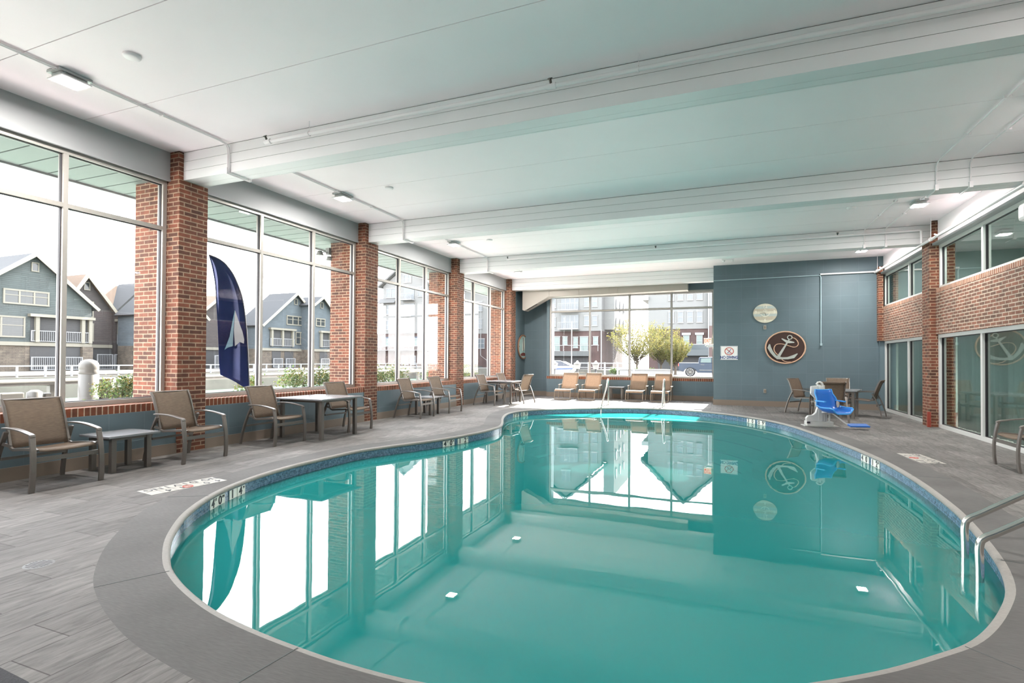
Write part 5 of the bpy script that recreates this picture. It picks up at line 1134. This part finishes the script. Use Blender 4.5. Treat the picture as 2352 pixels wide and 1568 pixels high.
MB().tube([(0, b.x + .01, b.y) for b in edge] + [(0, 8.60, .3), (0, 8.62, -.12)], .014, 8).build('flag_pole', plain('flag_pole_grey', (.2, .2, .22), .4), t)
MB().prism([(8.17, 2.42), (8.26, 2.20), (8.36, 1.98), (8.41, 1.80), (8.40, 1.72), (8.30, 1.75), (8.18, 1.66), (8.15, 2.0)], .022, .030, 'x').build('sail_emblem', FWH, t)
MB().prism([(8.16, 2.42), (8.13, 2.0), (8.12, 1.66), (7.99, 1.62), (7.93, 1.58), (8.04, 1.85), (8.10, 2.15)], .030, .038, 'x').build('sail_emblem', FB, t)
# flood light on the second outside pier
t = thing('flood_light', 'twin-head flood light on the second outside brick pier', 'flood light', (-8.5, 9.74, 3.86)); MB().box(-.04, .06, -.03, .06, -.05, .10).build('junction_box', LG, t); MB().tube([(0, -.03, .0), (-.02, -.12, -.01), (-.02, -.16, -.03)], .012, 6).build('arm', LG, t)
h_ = MB().lathe([(0, .05), (.05, .04), (.085, -.05), (0, -.05)], (-.02, -.24, -.05), 16); h_.build('lamp_head', LG, t); MB().lathe([(0, .05), (.045, .04), (.07, -.05), (0, -.05)], (.02, .02, -.13), 16).build('lamp_head', LG, t)
# power pylon
t = thing('power_pylon', 'distant lattice power pylon with crossarms and wires above the houses', 'pylon', (-243.2, 225.1, 0)); PY = plain('pylon_steel', (.16, .17, .18), .7); d = Vector((.9, .36, 0)).normalized()
p = MB()
for sx in (-1, 1):
    for sy in (-1, 1): p.tube([(sx * 4, sy * 4, 0), (sx * 1.2, sy * 1.2, 36), (0, 0, 57)], .12, 4)
for z in range(4, 56, 4):
    w = 4 * (1 - z / 60); p.tube([(-w, -w, z), (w, -w, z + 3)], .07, 4).tube([(w, -w, z), (-w, -w, z + 3)], .07, 4)
p.build('tower_frame', PY, t)
for z, w in ((54.5, 6.6), (51.0, 5.6), (46.8, 6.6), (43.5, 5.8), (39.4, 6.8), (37.3, 5.6)): MB().tube([d * -w + Vector((0, 0, z)), Vector((0, 0, z + 1.4)), d * w + Vector((0, 0, z))], .16, 4).tube([d * -w + Vector((0, 0, z)), d * w + Vector((0, 0, z))], .10, 4).build('crossarm', PY, t)
for z, w in ((54.3, 6.6), (46.6, 6.6), (39.2, 6.8)):
    for s in (-1, 1):
        a = d * (s * w) + Vector((0, 0, z))
        for g_ in (-1, 1):
            e = a + Vector((-.36, .9, 0)) * g_ * 150 + Vector((0, 0, 8)); MB().tube([a.lerp(e, k / 8) - Vector((0, 0, 9 * 4 * (k / 8) * (1 - k / 8) * .5)) for k in range(9)], .05, 4).build('wire', PY, t)

# added unseen fill lamps brightening the curtains behind the right windows
for i, y in enumerate((1.5, 5.0, 8.5, 12.0, 15.5)):
    for k, z in enumerate((2.22, 4.44)):
        t = dup(L0, (6.0, y, z), 0, 'added corridor fill light %s, %s behind the right windows' % (('on the lower floor', 'on the upper floor')[k], ('farthest back of the camera', 'second along', 'third along', 'fourth along', 'last before the blue wall')[i]), 'added corridor fill lights')
        ld = bpy.data.lights.new('corridor_fill_light', 'AREA'); ld.size = .25; ld.energy = (85.0, 30.0)[k]; ld.color = (1.0, .97, .92)
        lo = bpy.data.objects.new('corridor_fill_light', ld); COL.objects.link(lo); lo.location = (6.0, y, z - .10)
TONE = 1.0
